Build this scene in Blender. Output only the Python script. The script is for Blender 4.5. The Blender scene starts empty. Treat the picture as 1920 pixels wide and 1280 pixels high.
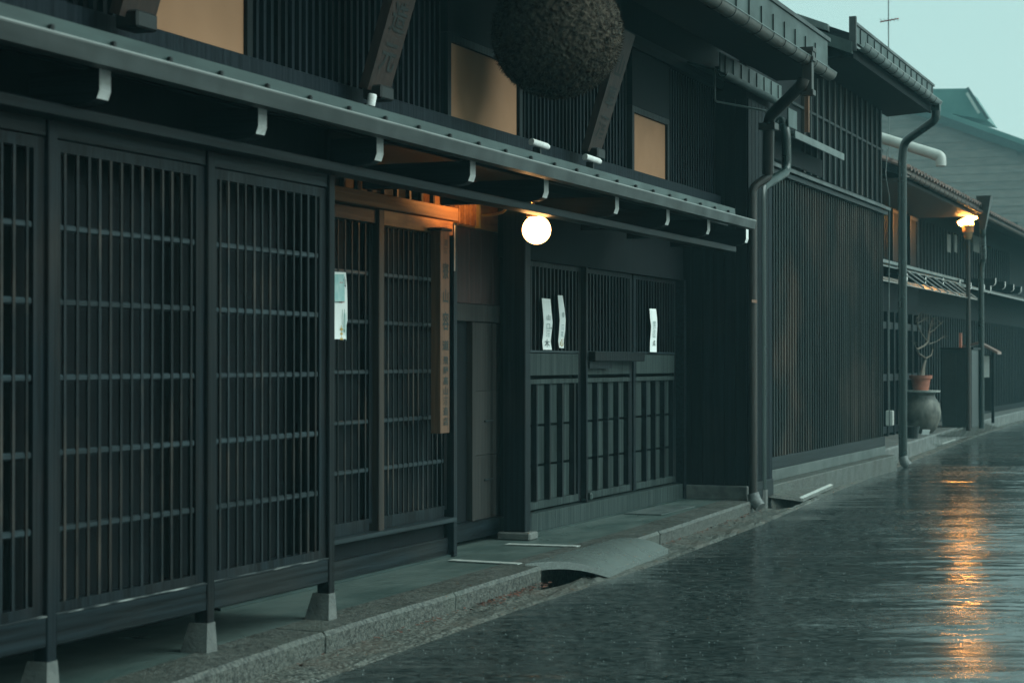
import bpy, bmesh, math, random
from mathutils import Vector, Matrix
random.seed(7)
C = bpy.context.scene.collection
SC = bpy.context.scene

# ------------------------------------------------------------------ camera
F = 3600.0                       # focal length in pixels of the 1920 px wide frame
TH = math.atan2(1440, F)         # angle between the optical axis and the street (+X)
PH = math.atan2(38, F)           # slight upward tilt
CAM = Vector((0, 0, 1.53))
fw = Vector((math.cos(TH)*math.cos(PH), math.sin(TH)*math.cos(PH), math.sin(PH)))
rt = Vector((math.sin(TH), -math.cos(TH), 0))
up = rt.cross(fw)
cd = bpy.data.cameras.new('camera'); cd.sensor_width = 36; cd.lens = F/1920*36
cd.clip_start = .1; cd.clip_end = 600
cd.dof.use_dof = True; cd.dof.focus_distance = 16.0; cd.dof.aperture_fstop = 4.0
cam = bpy.data.objects.new('camera', cd); C.objects.link(cam)
cam.matrix_world = Matrix((( rt.x, up.x, -fw.x, CAM.x), (rt.y, up.y, -fw.y, CAM.y), (rt.z, up.z, -fw.z, CAM.z), (0,0,0,1)))
SC.camera = cam

# ------------------------------------------------------------------ world, sun, exposure
w = bpy.data.worlds.new('World'); SC.world = w; w.use_nodes = True
nt = w.node_tree; nt.nodes.clear()
o_ = nt.nodes.new('ShaderNodeOutputWorld'); bg = nt.nodes.new('ShaderNodeBackground')
sky = nt.nodes.new('ShaderNodeTexSky'); sky.sky_type = 'NISHITA'; sky.sun_disc = False
sky.sun_elevation = math.radians(35.5); sky.sun_rotation = math.radians(169); sky.dust_density = 4
mx = nt.nodes.new('ShaderNodeMix'); mx.data_type = 'RGBA'; mx.inputs[0].default_value = .93
tc = nt.nodes.new('ShaderNodeTexCoord'); sp = nt.nodes.new('ShaderNodeSeparateXYZ')
rp = nt.nodes.new('ShaderNodeValToRGB')
rp.color_ramp.elements[0].position = 0.0; rp.color_ramp.elements[0].color = (5.6, 7.95, 7.5, 1)
rp.color_ramp.elements[1].position = 0.35; rp.color_ramp.elements[1].color = (4.4, 6.85, 6.5, 1)
nt.links.new(tc.outputs['Generated'], sp.inputs[0]); nt.links.new(sp.outputs['Z'], rp.inputs[0])
nt.links.new(sky.outputs[0], mx.inputs[6]); nt.links.new(rp.outputs[0], mx.inputs[7])
nt.links.new(mx.outputs[2], bg.inputs[0]); bg.inputs[1].default_value = .05
nt.links.new(bg.outputs[0], o_.inputs[0])
sl = bpy.data.lights.new('sun', 'SUN'); sl.energy = 1.5; sl.angle = math.radians(50); sl.color = (.80, 1.0, .96)
so = bpy.data.objects.new('sun', sl); C.objects.link(so)
so.rotation_euler = Vector((-.15, .80, -.58)).to_track_quat('-Z', 'Y').to_euler()
SC.view_settings.view_transform = 'Standard'; SC.view_settings.look = 'None'
SC.view_settings.exposure = 1.1; SC.view_settings.gamma = 1
SC.cycles.use_denoising = True
SC.cycles.sample_clamp_indirect = 5
SC.cycles.max_bounces = 6; SC.cycles.diffuse_bounces = 3; SC.cycles.glossy_bounces = 3
SC.cycles.volume_bounces = 1; SC.cycles.volume_step_rate = 4
SC.cycles.caustics_reflective = False; SC.cycles.caustics_refractive = False

# ------------------------------------------------------------------ pixel -> place helpers (sighting lines onto real planes)
def ray(x, y): return fw*F + rt*(x-960) + up*(640-y)
def P(x, y, Y): d = ray(x, y); return CAM + d*(Y/d.y)              # on the plane Y = const (parallel to the street)
def S(x, y, s): d = ray(x, y); return CAM + d*(s/d.x)              # on the plane X = const (across the street)
def G(x, y, z=0): d = ray(x, y); return CAM + d*((z-CAM.z)/d.z)    # on a level plane
def sx(x, Y): return P(x, 678, Y).x
def zz(x, y, Y): return P(x, y, Y).z

# ------------------------------------------------------------------ materials
MATS = {}
def mat(name, c1, c2=None, scale=(8, 8, 8), rough=.6, spec=.4, bump=0, bscale=None, metal=0, rand=0, c3=None, blotch=.8,
        lo=.35, hi=.65, rvar=0, detail=4, bdist=.01):
    m = bpy.data.materials.new(name); m.use_nodes = True; n = m.node_tree.nodes; L = m.node_tree.links
    b = n['Principled BSDF']; b.inputs['Roughness'].default_value = rough; b.inputs['Metallic'].default_value = metal
    b.inputs['Specular IOR Level'].default_value = spec
    geo = n.new('ShaderNodeNewGeometry')
    def noise(sc, det=detail):
        mp = n.new('ShaderNodeMapping'); mp.inputs['Scale'].default_value = sc
        L.new(geo.outputs['Position'], mp.inputs[0])
        t = n.new('ShaderNodeTexNoise'); t.inputs['Scale'].default_value = 1; t.inputs['Detail'].default_value = det
        L.new(mp.outputs[0], t.inputs['Vector']); return t
    if c2 is None: c2 = tuple(v*.75 for v in c1)
    t = noise(scale); r = n.new('ShaderNodeValToRGB')
    r.color_ramp.elements[0].position = lo; r.color_ramp.elements[1].position = hi
    r.color_ramp.elements[0].color = (*c1, 1); r.color_ramp.elements[1].color = (*c2, 1)
    L.new(t.outputs['Fac'], r.inputs[0]); col = r.outputs[0]
    if c3 is not None:
        t3 = noise((blotch, blotch, blotch*1.0)); r3 = n.new('ShaderNodeValToRGB')
        r3.color_ramp.elements[0].position = .48; r3.color_ramp.elements[1].position = .72
        L.new(t3.outputs['Fac'], r3.inputs[0])
        t4 = noise(scale); mm = n.new('ShaderNodeMath'); mm.operation = 'MULTIPLY'
        L.new(r3.outputs[0], mm.inputs[0]); L.new(t4.outputs['Fac'], mm.inputs[1])
        x = n.new('ShaderNodeMix'); x.data_type = 'RGBA'; L.new(mm.outputs[0], x.inputs[0])
        L.new(col, x.inputs[6]); x.inputs[7].default_value = (*c3, 1); col = x.outputs[2]
    if rand:
        oi = n.new('ShaderNodeObjectInfo'); mr = n.new('ShaderNodeMapRange')
        mr.inputs[3].default_value = 1-rand; mr.inputs[4].default_value = 1+rand
        L.new(oi.outputs['Random'], mr.inputs[0])
        hv = n.new('ShaderNodeHueSaturation'); L.new(mr.outputs[0], hv.inputs['Value']); L.new(col, hv.inputs['Color']); col = hv.outputs[0]
    L.new(col, b.inputs['Base Color'])
    if rvar:
        tr = noise((3, 3, 3)); mr = n.new('ShaderNodeMapRange'); mr.inputs[1].default_value = .3; mr.inputs[2].default_value = .7
        mr.inputs[3].default_value = max(.03, rough-rvar); mr.inputs[4].default_value = rough+rvar
        L.new(tr.outputs['Fac'], mr.inputs[0]); L.new(mr.outputs[0], b.inputs['Roughness'])
    if bump:
        tb = noise(bscale or scale); bp = n.new('ShaderNodeBump'); bp.inputs['Strength'].default_value = bump
        bp.inputs['Distance'].default_value = bdist
        L.new(tb.outputs['Fac'], bp.inputs['Height']); L.new(bp.outputs[0], b.inputs['Normal'])
    MATS[name] = m; return m
def emit(name, col, s):
    m = bpy.data.materials.new(name); m.use_nodes = True; b = m.node_tree.nodes['Principled BSDF']
    b.inputs['Base Color'].default_value = (.8, .7, .5, 1)
    b.inputs['Emission Color'].default_value = (*col, 1); b.inputs['Emission Strength'].default_value = s
    MATS[name] = m; return m

WV, WH = (34, 34, .9), (.9, 34, 34)
mat('wood_v', (0.0009, 0.0018, 0.0025), (0.0077, 0.0130, 0.0169), WV, .5, .16, .35, WV, rand=.35, c3=(.024, .019, .016), blotch=1.3)
mat('wood_h', (0.0011, 0.0022, 0.0031), (0.0089, 0.0151, 0.0191), WH, .45, .16, .35, WH, rand=.2, c3=(.025, .022, .019), blotch=1.1)
mat('wood_y', (0.0027, 0.0052, 0.0070), (0.0090, 0.0147, 0.0187), (70, 2.5, 70), .5, .16, .3, (70, 2.5, 70), rand=.2)
mat('wood_upper', (.002, .005, .0075), (.009, .0135, .018), WV, .6, .12, .35, WV, rand=.5)
mat('wood_slat', (0.0019, 0.0038, 0.0049), (0.0136, 0.0187, 0.0221), WV, .5, .18, .4, WV, rand=.6, c3=(.075, .055, .042), blotch=3)
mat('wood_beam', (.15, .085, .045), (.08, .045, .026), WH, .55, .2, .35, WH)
mat('wood_brown', (.024, .024, .023), (.042, .040, .037), WV, .6, .15, .3, WV, rand=.15)
mat('wood_deep', (0.0015, 0.0031, 0.0043), (0.0032, 0.0058, 0.0078), WV, .7, .16)
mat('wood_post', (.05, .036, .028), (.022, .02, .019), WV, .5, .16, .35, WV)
mat('wood_rail', (0.0068, 0.0114, 0.0137), (0.0221, 0.0342, 0.0403), WH, .42, .25, .3, WH, rand=.25)
mat('wood_door', (0.0125, 0.0205, 0.0205), (0.043, 0.058, 0.056), WV, .55, .16, .3, WV, rand=.12)
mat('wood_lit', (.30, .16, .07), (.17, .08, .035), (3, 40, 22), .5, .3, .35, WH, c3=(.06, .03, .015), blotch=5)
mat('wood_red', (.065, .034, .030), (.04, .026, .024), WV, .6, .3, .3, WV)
mat('wood_sign', (0.1500, 0.0788, 0.0450), (0.0900, 0.0488, 0.0300), (40, 40, 2), .6, .3, .2, WV)
mat('wood_board', (0.0429, 0.0257, 0.0198), (0.0270, 0.0180, 0.0151), (40, 40, 2), .6, .3, .2, WV)
mat('wood_wall', (0.01, 0.015, 0.0155), (0.034, 0.042, 0.041), WV, .55, .16, .3, WV, rand=.45, c3=(.12, .08, .06), blotch=.9)
mat('faded_ink', (.022, .026, .024), None, rough=.8)
mat('ink', (.018, .03, .028), None, rough=.7)
mat('white_paint', (.80, .80, .78), (.62, .62, .58), (30, 30, 30), .6, .3, lo=.45, hi=.75)
mat('fascia_metal', (0.0122, 0.0150, 0.0147), (0.0266, 0.0302, 0.0293), (1.2, 14, 14), .4, .5, rvar=.12, c3=(.05, .06, .06), blotch=4)
mat('teal_metal', (0.0149, 0.0281, 0.0264), (0.0316, 0.0520, 0.0484), (2, 9, 9), .4, .5, rvar=.1)
mat('grey_metal', (0.0672, 0.0840, 0.0812), (0.1120, 0.1316, 0.1260), (3, 9, 9), .4, .5, rvar=.1)
mat('worn_edge', (.012, .017, .02), (.30, .32, .31), (5, 60, 60), .6, .3, lo=.50, hi=.66)
mat('shoe_grey', (0.1800, 0.1920, 0.1860), (0.0960, 0.1020, 0.1020), (25, 25, 25), .6)
mat('bead_metal', (0.2500, 0.2600, 0.2500), (0.1800, 0.1900, 0.1850), (3, 9, 9), .3, .5)
mat('black_metal', (.012, .014, .014), None, rough=.5)
mat('pipe_green', (0.0041, 0.0144, 0.0129), (0.0068, 0.0205, 0.0185), (20, 20, 2), .32, .5, rvar=.1)
mat('pipe_brown', (0.0144, 0.0121, 0.0104), (0.0294, 0.0239, 0.0199), (20, 20, 3), .38, .5, rvar=.1)
mat('rust_brown', (.10, .058, .042), (.06, .04, .032), (5, 9, 9), .5, .4)
mat('rust', (0.1980, 0.0900, 0.0480), (0.1200, 0.0600, 0.0360), (20, 20, 6), .6)
mat('bare_pipe', (.5, .46, .4), (.35, .3, .25), (20, 20, 6), .45)
mat('gutter_brown', (0.0624, 0.0600, 0.0528), (0.1008, 0.0960, 0.0864), (4, 9, 9), .45, .5, rvar=.1)
mat('concrete', (0.1458, 0.1519, 0.1427), (0.0790, 0.0851, 0.0821), (9, 9, 9), .6, .4, .4, (60, 60, 60), rvar=.15)
mat('plinth_stone', (0.0544, 0.0672, 0.0640), (0.0896, 0.1024, 0.0960), (1.2, 8, 8), .5, .4, rvar=.1, c3=(.06, .075, .07), blotch=3)
mat('granite', (0.1020, 0.1050, 0.0930), (0.0300, 0.0330, 0.0300), (42, 42, 42), .5, .45, .9, (70, 70, 70), rvar=.2, c3=(.075, .085, .07), blotch=2.2, detail=6, lo=.4, hi=.62)
mat('slab_stone', (.14, .165, .155), (.09, .105, .10), (90, 90, 90), .28, .5, .5, (160, 160, 160), rvar=.08, detail=6)
mat('pavement', (0.0520, 0.0784, 0.0720), (0.0960, 0.1240, 0.1136), (1.4, 5, 5), .42, .45, .35, (110, 110, 110), rvar=.15, c3=(.075, .10, .095), blotch=1.3)
mat('gutter_stone', (0.1680, 0.1720, 0.1520), (0.0280, 0.0320, 0.0288), (45, 45, 45), .35, .5, 1.0, (45, 45, 45), rvar=.2, c3=(.11, .07, .05), blotch=1.6, lo=.38, hi=.6, bdist=.02)
mat('strip_white', (.48, .5, .47), (.3, .32, .3), (20, 20, 20), .55, .4)
mat('trench', (.012, .014, .013), None, rough=.5)
mat('shoji', (0.3794, 0.2050, 0.1193), (0.3366, 0.1805, 0.1040), (3, 3, 3), .85, .1)
mat('paper', (.88, .90, .88), (.82, .85, .83), (12, 12, 5), .8, .2)
mat('paper_teal', (.33, .56, .55), (.5, .66, .64), (30, 30, 14), .8, .2)
mat('print_red', (.55, .16, .14), None, rough=.8)
mat('print_gold', (.55, .36, .08), None, rough=.8)
mat('print_green', (.02, .2, .12), None, rough=.8)
mat('notice_grey', (.13, .14, .13), None, rough=.8)
mat('print_dark', (.13, .17, .17), None, rough=.8)
mat('print_grey', (.42, .50, .49), None, rough=.8)
mat('cedar', (0.0169, 0.0128, 0.0097), (0.0720, 0.0566, 0.0432), (26, 26, 26), .9, .1, rand=0)
mat('tile', (0.1662, 0.0929, 0.0734), (0.0880, 0.0586, 0.0508), (6, 6, 6), .4, .5, rand=.35, c3=(.3, .13, .08), blotch=2)
mat('tile_grey', (.09, .095, .09), (.14, .14, .13), (6, 6, 6), .4, .5, rand=.3)
mat('siding', (.20, .165, .15), (.26, .21, .19), (.6, 1.4, 6), .7, .3, rand=.12)
mat('roof_green', (0.0680, 0.1520, 0.1400), (0.0960, 0.1880, 0.1720), (1, 1, 1), .5, .4)
mat('pvc', (0.4900, 0.4900, 0.4620), (0.4060, 0.4060, 0.3780), (5, 5, 5), .45, .4)
mat('plastic_sheet', (0.2100, 0.2000, 0.1800), (0.1500, 0.1400, 0.1250), (4, 9, 9), .3, .5, rvar=.1)
mat('jar', (.05, .052, .046), (.17, .165, .14), (7, 7, 5), .6, .4, .3, (30, 30, 30), c3=(.05, .05, .045), blotch=3)
mat('terracotta', (.40, .145, .095), (.3, .11, .075), (12, 12, 12), .7, .3)
mat('bark', (0.1500, 0.1350, 0.1100), (0.0800, 0.0700, 0.0600), (50, 50, 20), .8, .2)
mat('soil', (.03, .025, .02), None, rough=.9)
mat('box_black', (0.0099, 0.0132, 0.0132), (0.0165, 0.0198, 0.0198), (9, 9, 9), .4, .4)
mat('red_paint', (.38, .06, .05), None, rough=.5)
mat('hose', (.55, .42, .14), None, rough=.5)
mat('rope', (.35, .3, .18), None, rough=.8)
mat('bronze', (0.0300, 0.0220, 0.0168), (0.0200, 0.0160, 0.0128), (10, 10, 10), .5, .4)
mat('brass', (.45, .26, .12), (.3, .17, .08), (10, 10, 10), .5, .4)
mat('window_dark', (.02, .03, .032), None, rough=.12, spec=.5)
mat('leaf_litter', (.16, .05, .035), (.09, .045, .03), (30, 30, 30), .6)
mat('splash', (.30, .34, .34), None, rough=.1)
emit('globe_glow', (1.0, .50, .17), 6.5)
emit('lamp_glow', (1.0, .42, .085), 48)

# wet asphalt: a film of water with cross-street ripples
def road_mat():
    m = bpy.data.materials.new('wet_asphalt'); m.use_nodes = True; n = m.node_tree.nodes; L = m.node_tree.links
    b = n['Principled BSDF']; b.inputs['IOR'].default_value = 1.36; b.inputs['Specular IOR Level'].default_value = .5
    geo = n.new('ShaderNodeNewGeometry')
    def noise(sc, rot=0, det=2, rough=.5):
        mp = n.new('ShaderNodeMapping'); mp.inputs['Scale'].default_value = sc; mp.vector_type = 'TEXTURE' if False else 'POINT'
        mr = n.new('ShaderNodeMapping'); mr.inputs['Rotation'].default_value = (0, 0, rot)
        L.new(geo.outputs['Position'], mr.inputs[0]); L.new(mr.outputs[0], mp.inputs[0])
        t = n.new('ShaderNodeTexNoise'); t.inputs['Scale'].default_value = 1; t.inputs['Detail'].default_value = det
        t.inputs['Roughness'].default_value = rough
        L.new(mp.outputs[0], t.inputs['Vector']); return t
    base = noise((30, 14, 30), -TH, 5, .75); r = n.new('ShaderNodeValToRGB')
    r.color_ramp.elements[0].color = (.010, .016, .016, 1); r.color_ramp.elements[1].color = (.105, .125, .12, 1)
    r.color_ramp.elements[0].position = .42; r.color_ramp.elements[1].position = .72
    L.new(base.outputs['Fac'], r.inputs[0]); L.new(r.outputs[0], b.inputs['Base Color'])
    def mul(s, k):
        q = n.new('ShaderNodeMath'); q.operation = 'MULTIPLY'; L.new(s, q.inputs[0])
        if isinstance(k, float): q.inputs[1].default_value = k
        else: L.new(k, q.inputs[1])
        return q.outputs[0]
    def add(a, c):
        q = n.new('ShaderNodeMath'); q.operation = 'ADD'; L.new(a, q.inputs[0]); L.new(c, q.inputs[1]); return q.outputs[0]
    def rng(src, a, b_, c, d):
        q = n.new('ShaderNodeMapRange'); q.inputs[1].default_value = a; q.inputs[2].default_value = b_
        q.inputs[3].default_value = c; q.inputs[4].default_value = d; L.new(src, q.inputs[0]); return q.outputs[0]
    film = noise((1.5, .22, 1), -TH, 3)                     # where the water stands deeper
    agg = noise((34, 15, 1), -TH, 3, .7)                     # stones standing out of the water film
    stone = rng(agg.outputs['Fac'], .47, .62, 0.0, .30); shallow = rng(film.outputs['Fac'], .40, .60, 1.0, .12)
    L.new(add(rng(film.outputs['Fac'], .38, .62, .15, .09), mul(stone, shallow)), b.inputs['Roughness'])
    h0 = noise((.75, .16, 1), -TH, 1); h1 = noise((3.0, .5, 1), -TH, 2); h2 = noise((17, 6, 1), -TH, 3); h3 = noise((60, 9, 1), -TH, 2); h4 = noise((95, 95, 1), 0, 2)
    rough = rng(film.outputs['Fac'], .4, .6, 1.0, .25); calm = rng(film.outputs['Fac'], .35, .65, .7, 1.2)
    hh = add(add(add(mul(h0.outputs['Fac'], .02), mul(h1.outputs['Fac'], .006)), mul(mul(h2.outputs['Fac'], .0022), calm)), add(mul(h3.outputs['Fac'], .0009), mul(mul(h4.outputs['Fac'], .0009), rough)))
    bp = n.new('ShaderNodeBump'); bp.inputs['Strength'].default_value = 1; bp.inputs['Distance'].default_value = 1
    L.new(hh, bp.inputs['Height']); L.new(bp.outputs[0], b.inputs['Normal'])
    MATS['wet_asphalt'] = m
road_mat()

# ------------------------------------------------------------------ mesh helpers
WL = {}                                     # world location of every object, to parent without matrices
class MB:
    def __init__(self): self.v = []; self.f = []; self.m = []
    def add(self, vs, fs, mi=0):
        k = len(self.v); self.v += [tuple(v) for v in vs]; self.f += [tuple(i+k for i in f) for f in fs]; self.m += [mi]*len(fs); return self
    def box(self, x0, x1, y0, y1, z0, z1, mi=0, ch=0):
        if x0 > x1: x0, x1 = x1, x0
        if y0 > y1: y0, y1 = y1, y0
        if z0 > z1: z0, z1 = z1, z0
        if not ch:
            vs = [(x, y, z) for z in (z0, z1) for y in (y0, y1) for x in (x0, x1)]
            return self.add(vs, [(0,2,3,1),(4,5,7,6),(0,1,5,4),(2,6,7,3),(0,4,6,2),(1,3,7,5)], mi)
        bm = bmesh.new(); bmesh.ops.create_cube(bm, size=1)
        for v in bm.verts: v.co = ((x0+x1)/2+v.co.x*(x1-x0), (y0+y1)/2+v.co.y*(y1-y0), (z0+z1)/2+v.co.z*(z1-z0))
        bmesh.ops.bevel(bm, geom=bm.edges[:], offset=ch, segments=1, affect='EDGES')
        bm.verts.index_update()
        self.add([v.co[:] for v in bm.verts], [[v.index for v in f.verts] for f in bm.faces], mi); bm.free(); return self
    def hexa(self, a, b, mi=0):             # two quads of corners (same winding) joined
        fs = [(3,2,1,0),(4,5,6,7),(0,1,5,4),(1,2,6,5),(2,3,7,6),(3,0,4,7)]
        return self.add(list(a)+list(b), fs, mi)
    def prism(self, poly, axis, a, b, mi=0, cap0=None, cap1=None):    # poly in the other two axes, extruded a..b
        n = len(poly)
        def mk(p, t): return {'x': (t, p[0], p[1]), 'y': (p[0], t, p[1]), 'z': (p[0], p[1], t)}[axis]
        vs = [mk(p, a) for p in poly]+[mk(p, b) for p in poly]
        self.add(vs, [(i, (i+1) % n, n+(i+1) % n, n+i) for i in range(n)], mi)
        k = len(self.v)-2*n
        self.f += [tuple(k+i for i in range(n-1, -1, -1)), tuple(k+n+i for i in range(n))]; self.m += [mi if cap0 is None else cap0, mi if cap1 is None else cap1]
        return self
    def tube(self, pts, r, n=10, mi=0, cap=True):
        pts = [Vector(p) for p in pts]; rs = r if isinstance(r, (list, tuple)) else [r]*len(pts)
        vs = []; prev = None
        for i, p in enumerate(pts):
            t = (pts[min(i+1, len(pts)-1)]-pts[max(i-1, 0)]).normalized()
            if prev is None:
                a = Vector((0, 0, 1)) if abs(t.z) < .9 else Vector((1, 0, 0)); u = t.cross(a).normalized()
            else:
                u = (prev - t*prev.dot(t)).normalized()
            prev = u; v = t.cross(u)
            vs += [p+(u*math.cos(k*2*math.pi/n)+v*math.sin(k*2*math.pi/n))*rs[i] for k in range(n)]
        fs = [(i*n+k, i*n+(k+1) % n, (i+1)*n+(k+1) % n, (i+1)*n+k) for i in range(len(pts)-1) for k in range(n)]
        if cap: fs += [tuple(range(n-1, -1, -1)), tuple((len(pts)-1)*n+k for k in range(n))]
        return self.add(vs, fs, mi)
    def lathe(self, prof, c, n=24, mi=0):   # prof: (radius, z)
        vs = []
        for r, z in prof: vs += [(c[0]+r*math.cos(k*2*math.pi/n), c[1]+r*math.sin(k*2*math.pi/n), c[2]+z) for k in range(n)]
        fs = [(i*n+k, i*n+(k+1) % n, (i+1)*n+(k+1) % n, (i+1)*n+k) for i in range(len(prof)-1) for k in range(n)]
        fs += [tuple(range(n-1, -1, -1)), tuple((len(prof)-1)*n+k for k in range(n))]
        return self.add(vs, fs, mi)
    def mesh(self, name, mats, smooth=False, centre=True):
        c = Vector((0, 0, 0))
        if centre and self.v:
            c = Vector([(min(v[i] for v in self.v)+max(v[i] for v in self.v))/2 for i in range(3)])
        me = bpy.data.meshes.new(name); me.from_pydata([Vector(v)-c for v in self.v], [], self.f)
        for m in ([mats] if isinstance(mats, str) else mats): me.materials.append(MATS[m])
        for i, p in enumerate(me.polygons): p.material_index = self.m[i]; p.use_smooth = smooth
        bm = bmesh.new(); bm.from_mesh(me); bmesh.ops.recalc_face_normals(bm, faces=bm.faces[:]); bm.to_mesh(me); bm.free()
        me.update()
        if smooth: me.set_sharp_from_angle(angle=math.radians(50))
        return me, c
    def build(self, name, mats, parent=None, smooth=False, label=None):
        me, c = self.mesh(name, mats, smooth); return put(name, me, c, parent, label)
def put(name, me, loc, parent=None, label=None):
    o = bpy.data.objects.new(name, me); C.objects.link(o); loc = Vector(loc)
    if parent: o.parent = parent; o.location = loc-WL[parent.name]
    else: o.location = loc
    WL[o.name] = loc
    if label: o['label'] = label
    return o
def thing(name, loc, label, cat, group=None):
    o = bpy.data.objects.new(name, None); C.objects.link(o); o.location = loc; WL[o.name] = Vector(loc); o.empty_display_size = .2
    return tag(o, label, cat, group)
def tag(o, label, cat, group=None):
    o['label'] = label; o['category'] = cat
    if group: o['group'] = group
    return o
def kind(o, k): o['kind'] = k; return o
def arc(c, r, a0, a1, n, pl):               # points of an arc, pl maps (u,v) to 3D
    return [pl(c[0]+r*math.cos(a0+(a1-a0)*i/n), c[1]+r*math.sin(a0+(a1-a0)*i/n)) for i in range(n+1)]
def bend(pts, r, n=5):                       # round the corners of a polyline
    pts = [Vector(p) for p in pts]; out = [pts[0]]
    for i in range(1, len(pts)-1):
        a, b, c = pts[i-1], pts[i], pts[i+1]; d = min(r, (a-b).length*.45, (c-b).length*.45)
        p, q = b+(a-b).normalized()*d, b+(c-b).normalized()*d
        for k in range(n+1):
            t = k/n; out.append(p*(1-t)**2+b*2*t*(1-t)+q*t*t)
    return out+[pts[-1]]

_gl = {}
def glyph(ch):
    if ch not in _gl:
        cu = bpy.data.curves.new('glyph', 'FONT'); cu.body = ch; cu.size = 1; cu.resolution_u = 2; cu.offset = .016
        ob = bpy.data.objects.new('glyph', cu); C.objects.link(ob)
        dg = bpy.context.evaluated_depsgraph_get(); me = bpy.data.meshes.new_from_object(ob.evaluated_get(dg))
        vs = [v.co.copy() for v in me.vertices]; fs = [tuple(p.vertices) for p in me.polygons]
        bpy.data.objects.remove(ob); bpy.data.curves.remove(cu); bpy.data.meshes.remove(me)
        x0, x1 = min(v.x for v in vs), max(v.x for v in vs); y0, y1 = min(v.y for v in vs), max(v.y for v in vs)
        _gl[ch] = ([(v.x-(x0+x1)/2, v.y-(y0+y1)/2) for v in vs], fs)
    return _gl[ch]
def write(mb, ch, pos, w, h, U=Vector((1, 0, 0)), V=Vector((0, 0, 1)), mi=0):
    vs, fs = glyph(ch); pos = Vector(pos)
    mb.add([pos+U*(x*w)+V*(y*h) for x, y in vs], fs, mi)

# ================================================================== SETTING: ground
def strip(name, left, right, mats, thick=None):
    pass
KERB = [(-14, 4.35), (3, 4.40), (7.2, 4.475), (8.3, 4.57), (9.1, 4.61), (10.5, 4.64), (12.3, 4.70), (14, 4.72), (15.5, 4.77), (18.5, 4.92), (19.6, 4.97)]
EDGE = [(-14, 4.10), (3, 4.18), (7, 4.24), (11, 4.36), (14, 4.37), (17.5, 4.51), (21.5, 4.80), (28, 5.15), (34, 5.45), (40, 5.75), (46, 5.95), (62, 6.4), (110, 9)]
def interp(pl, s):
    for (a, y0), (b, y1) in zip(pl, pl[1:]):
        if s <= b: return y0+(y1-y0)*(max(s, a)-a)/(b-a)
    return pl[-1][1]
import numpy as np
WAVE = 1.25
def road_mesh():
    rows = list(np.arange(-25, 6, 1.0))+list(np.arange(6, 18, .034))+list(np.arange(18, 34, .06))+list(np.arange(34, 122, 1.0))
    X = np.array(rows); E = np.array([interp(EDGE, x)+.012 for x in X])
    t = np.concatenate([[0, .4, .7, .82], np.linspace(.875, 1, 150)])          # across: sparse far side, dense near lane
    Y = -29+(E[:, None]+29)*t[None, :]; XX = np.repeat(X[:, None], len(t), 1)
    rs = np.random.RandomState(4); Z = np.zeros_like(Y); n = 46
    film = np.zeros_like(Y)
    for k in range(6):
        a = rs.uniform(-.5, .5)-TH*0+TH; kx, ky = math.cos(a), math.sin(a); f = rs.uniform(.5, 1.6)
        film += np.sin(f*(kx*XX*1.4+ky*Y*.5)+rs.uniform(0, 6.28))
    film = 1/(1+np.exp(-film*.8))
    for k in range(n):
        lam = .085*(4.5**(k/(n-1))); a = TH+rs.normal(0, .22 if lam < .2 else .14); q = 2*math.pi/lam
        kx, ky = math.cos(a)*q, math.sin(a)*q; ph = rs.uniform(0, 6.28)
        warp = .35*np.sin(XX*rs.uniform(.5, 2.5)+Y*rs.uniform(-2, 2)+rs.uniform(0, 6.28))
        slope = .0125*(.75+.5*(lam < .3))
        env = .5+.5*np.sin(XX*rs.uniform(.4, 1.8)+Y*rs.uniform(-1.5, 1.5)+rs.uniform(0, 6.28))
        Z += slope/q*1.4142*np.sin(kx*XX+ky*Y+ph+warp*3)*env*1.4
    Z *= WAVE*(.35+.9*film)
    for k in range(8):                                     # long, low undulations of the surfacing
        lam = rs.uniform(.5, 1.8); a = TH+rs.normal(0, .10); q = 2*math.pi/lam
        env = .5+.5*np.sin(XX*rs.uniform(.3, 1.0)+Y*rs.uniform(-.8, .8)+rs.uniform(0, 6.28))
        Z += .012/q*1.4*np.sin(q*(math.cos(a)*XX+math.sin(a)*Y)+rs.uniform(0, 6.28))*env
    fade = np.clip((XX-5.5)/1.5, 0, 1)*np.clip((34-XX)/4, 0, 1)*np.clip((1-t[None, :])/.012, 0, 1)*np.clip((t[None, :]-.875)/.02, 0, 1)
    Z = Z*fade-.001
    nr, nc = Y.shape; vs = np.stack([XX, Y, Z], -1).reshape(-1, 3)
    i, j = np.meshgrid(np.arange(nr-1), np.arange(nc-1), indexing='ij'); b0 = (i*nc+j).ravel()
    fs = np.stack([b0, b0+nc, b0+nc+1, b0+1], -1)
    me = bpy.data.meshes.new('road'); me.from_pydata(vs.tolist(), [], fs.tolist()); me.materials.append(MATS['wet_asphalt'])
    me.polygons.foreach_set('use_smooth', [True]*len(me.polygons)); me.update(); return me
kind(put('road', road_mesh(), (0, 0, 0)), 'structure')
mb = MB(); mb.box(-25, 122, -30, 38, -.6, -.42)
kind(mb.build('ground', 'trench'), 'structure')
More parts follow.
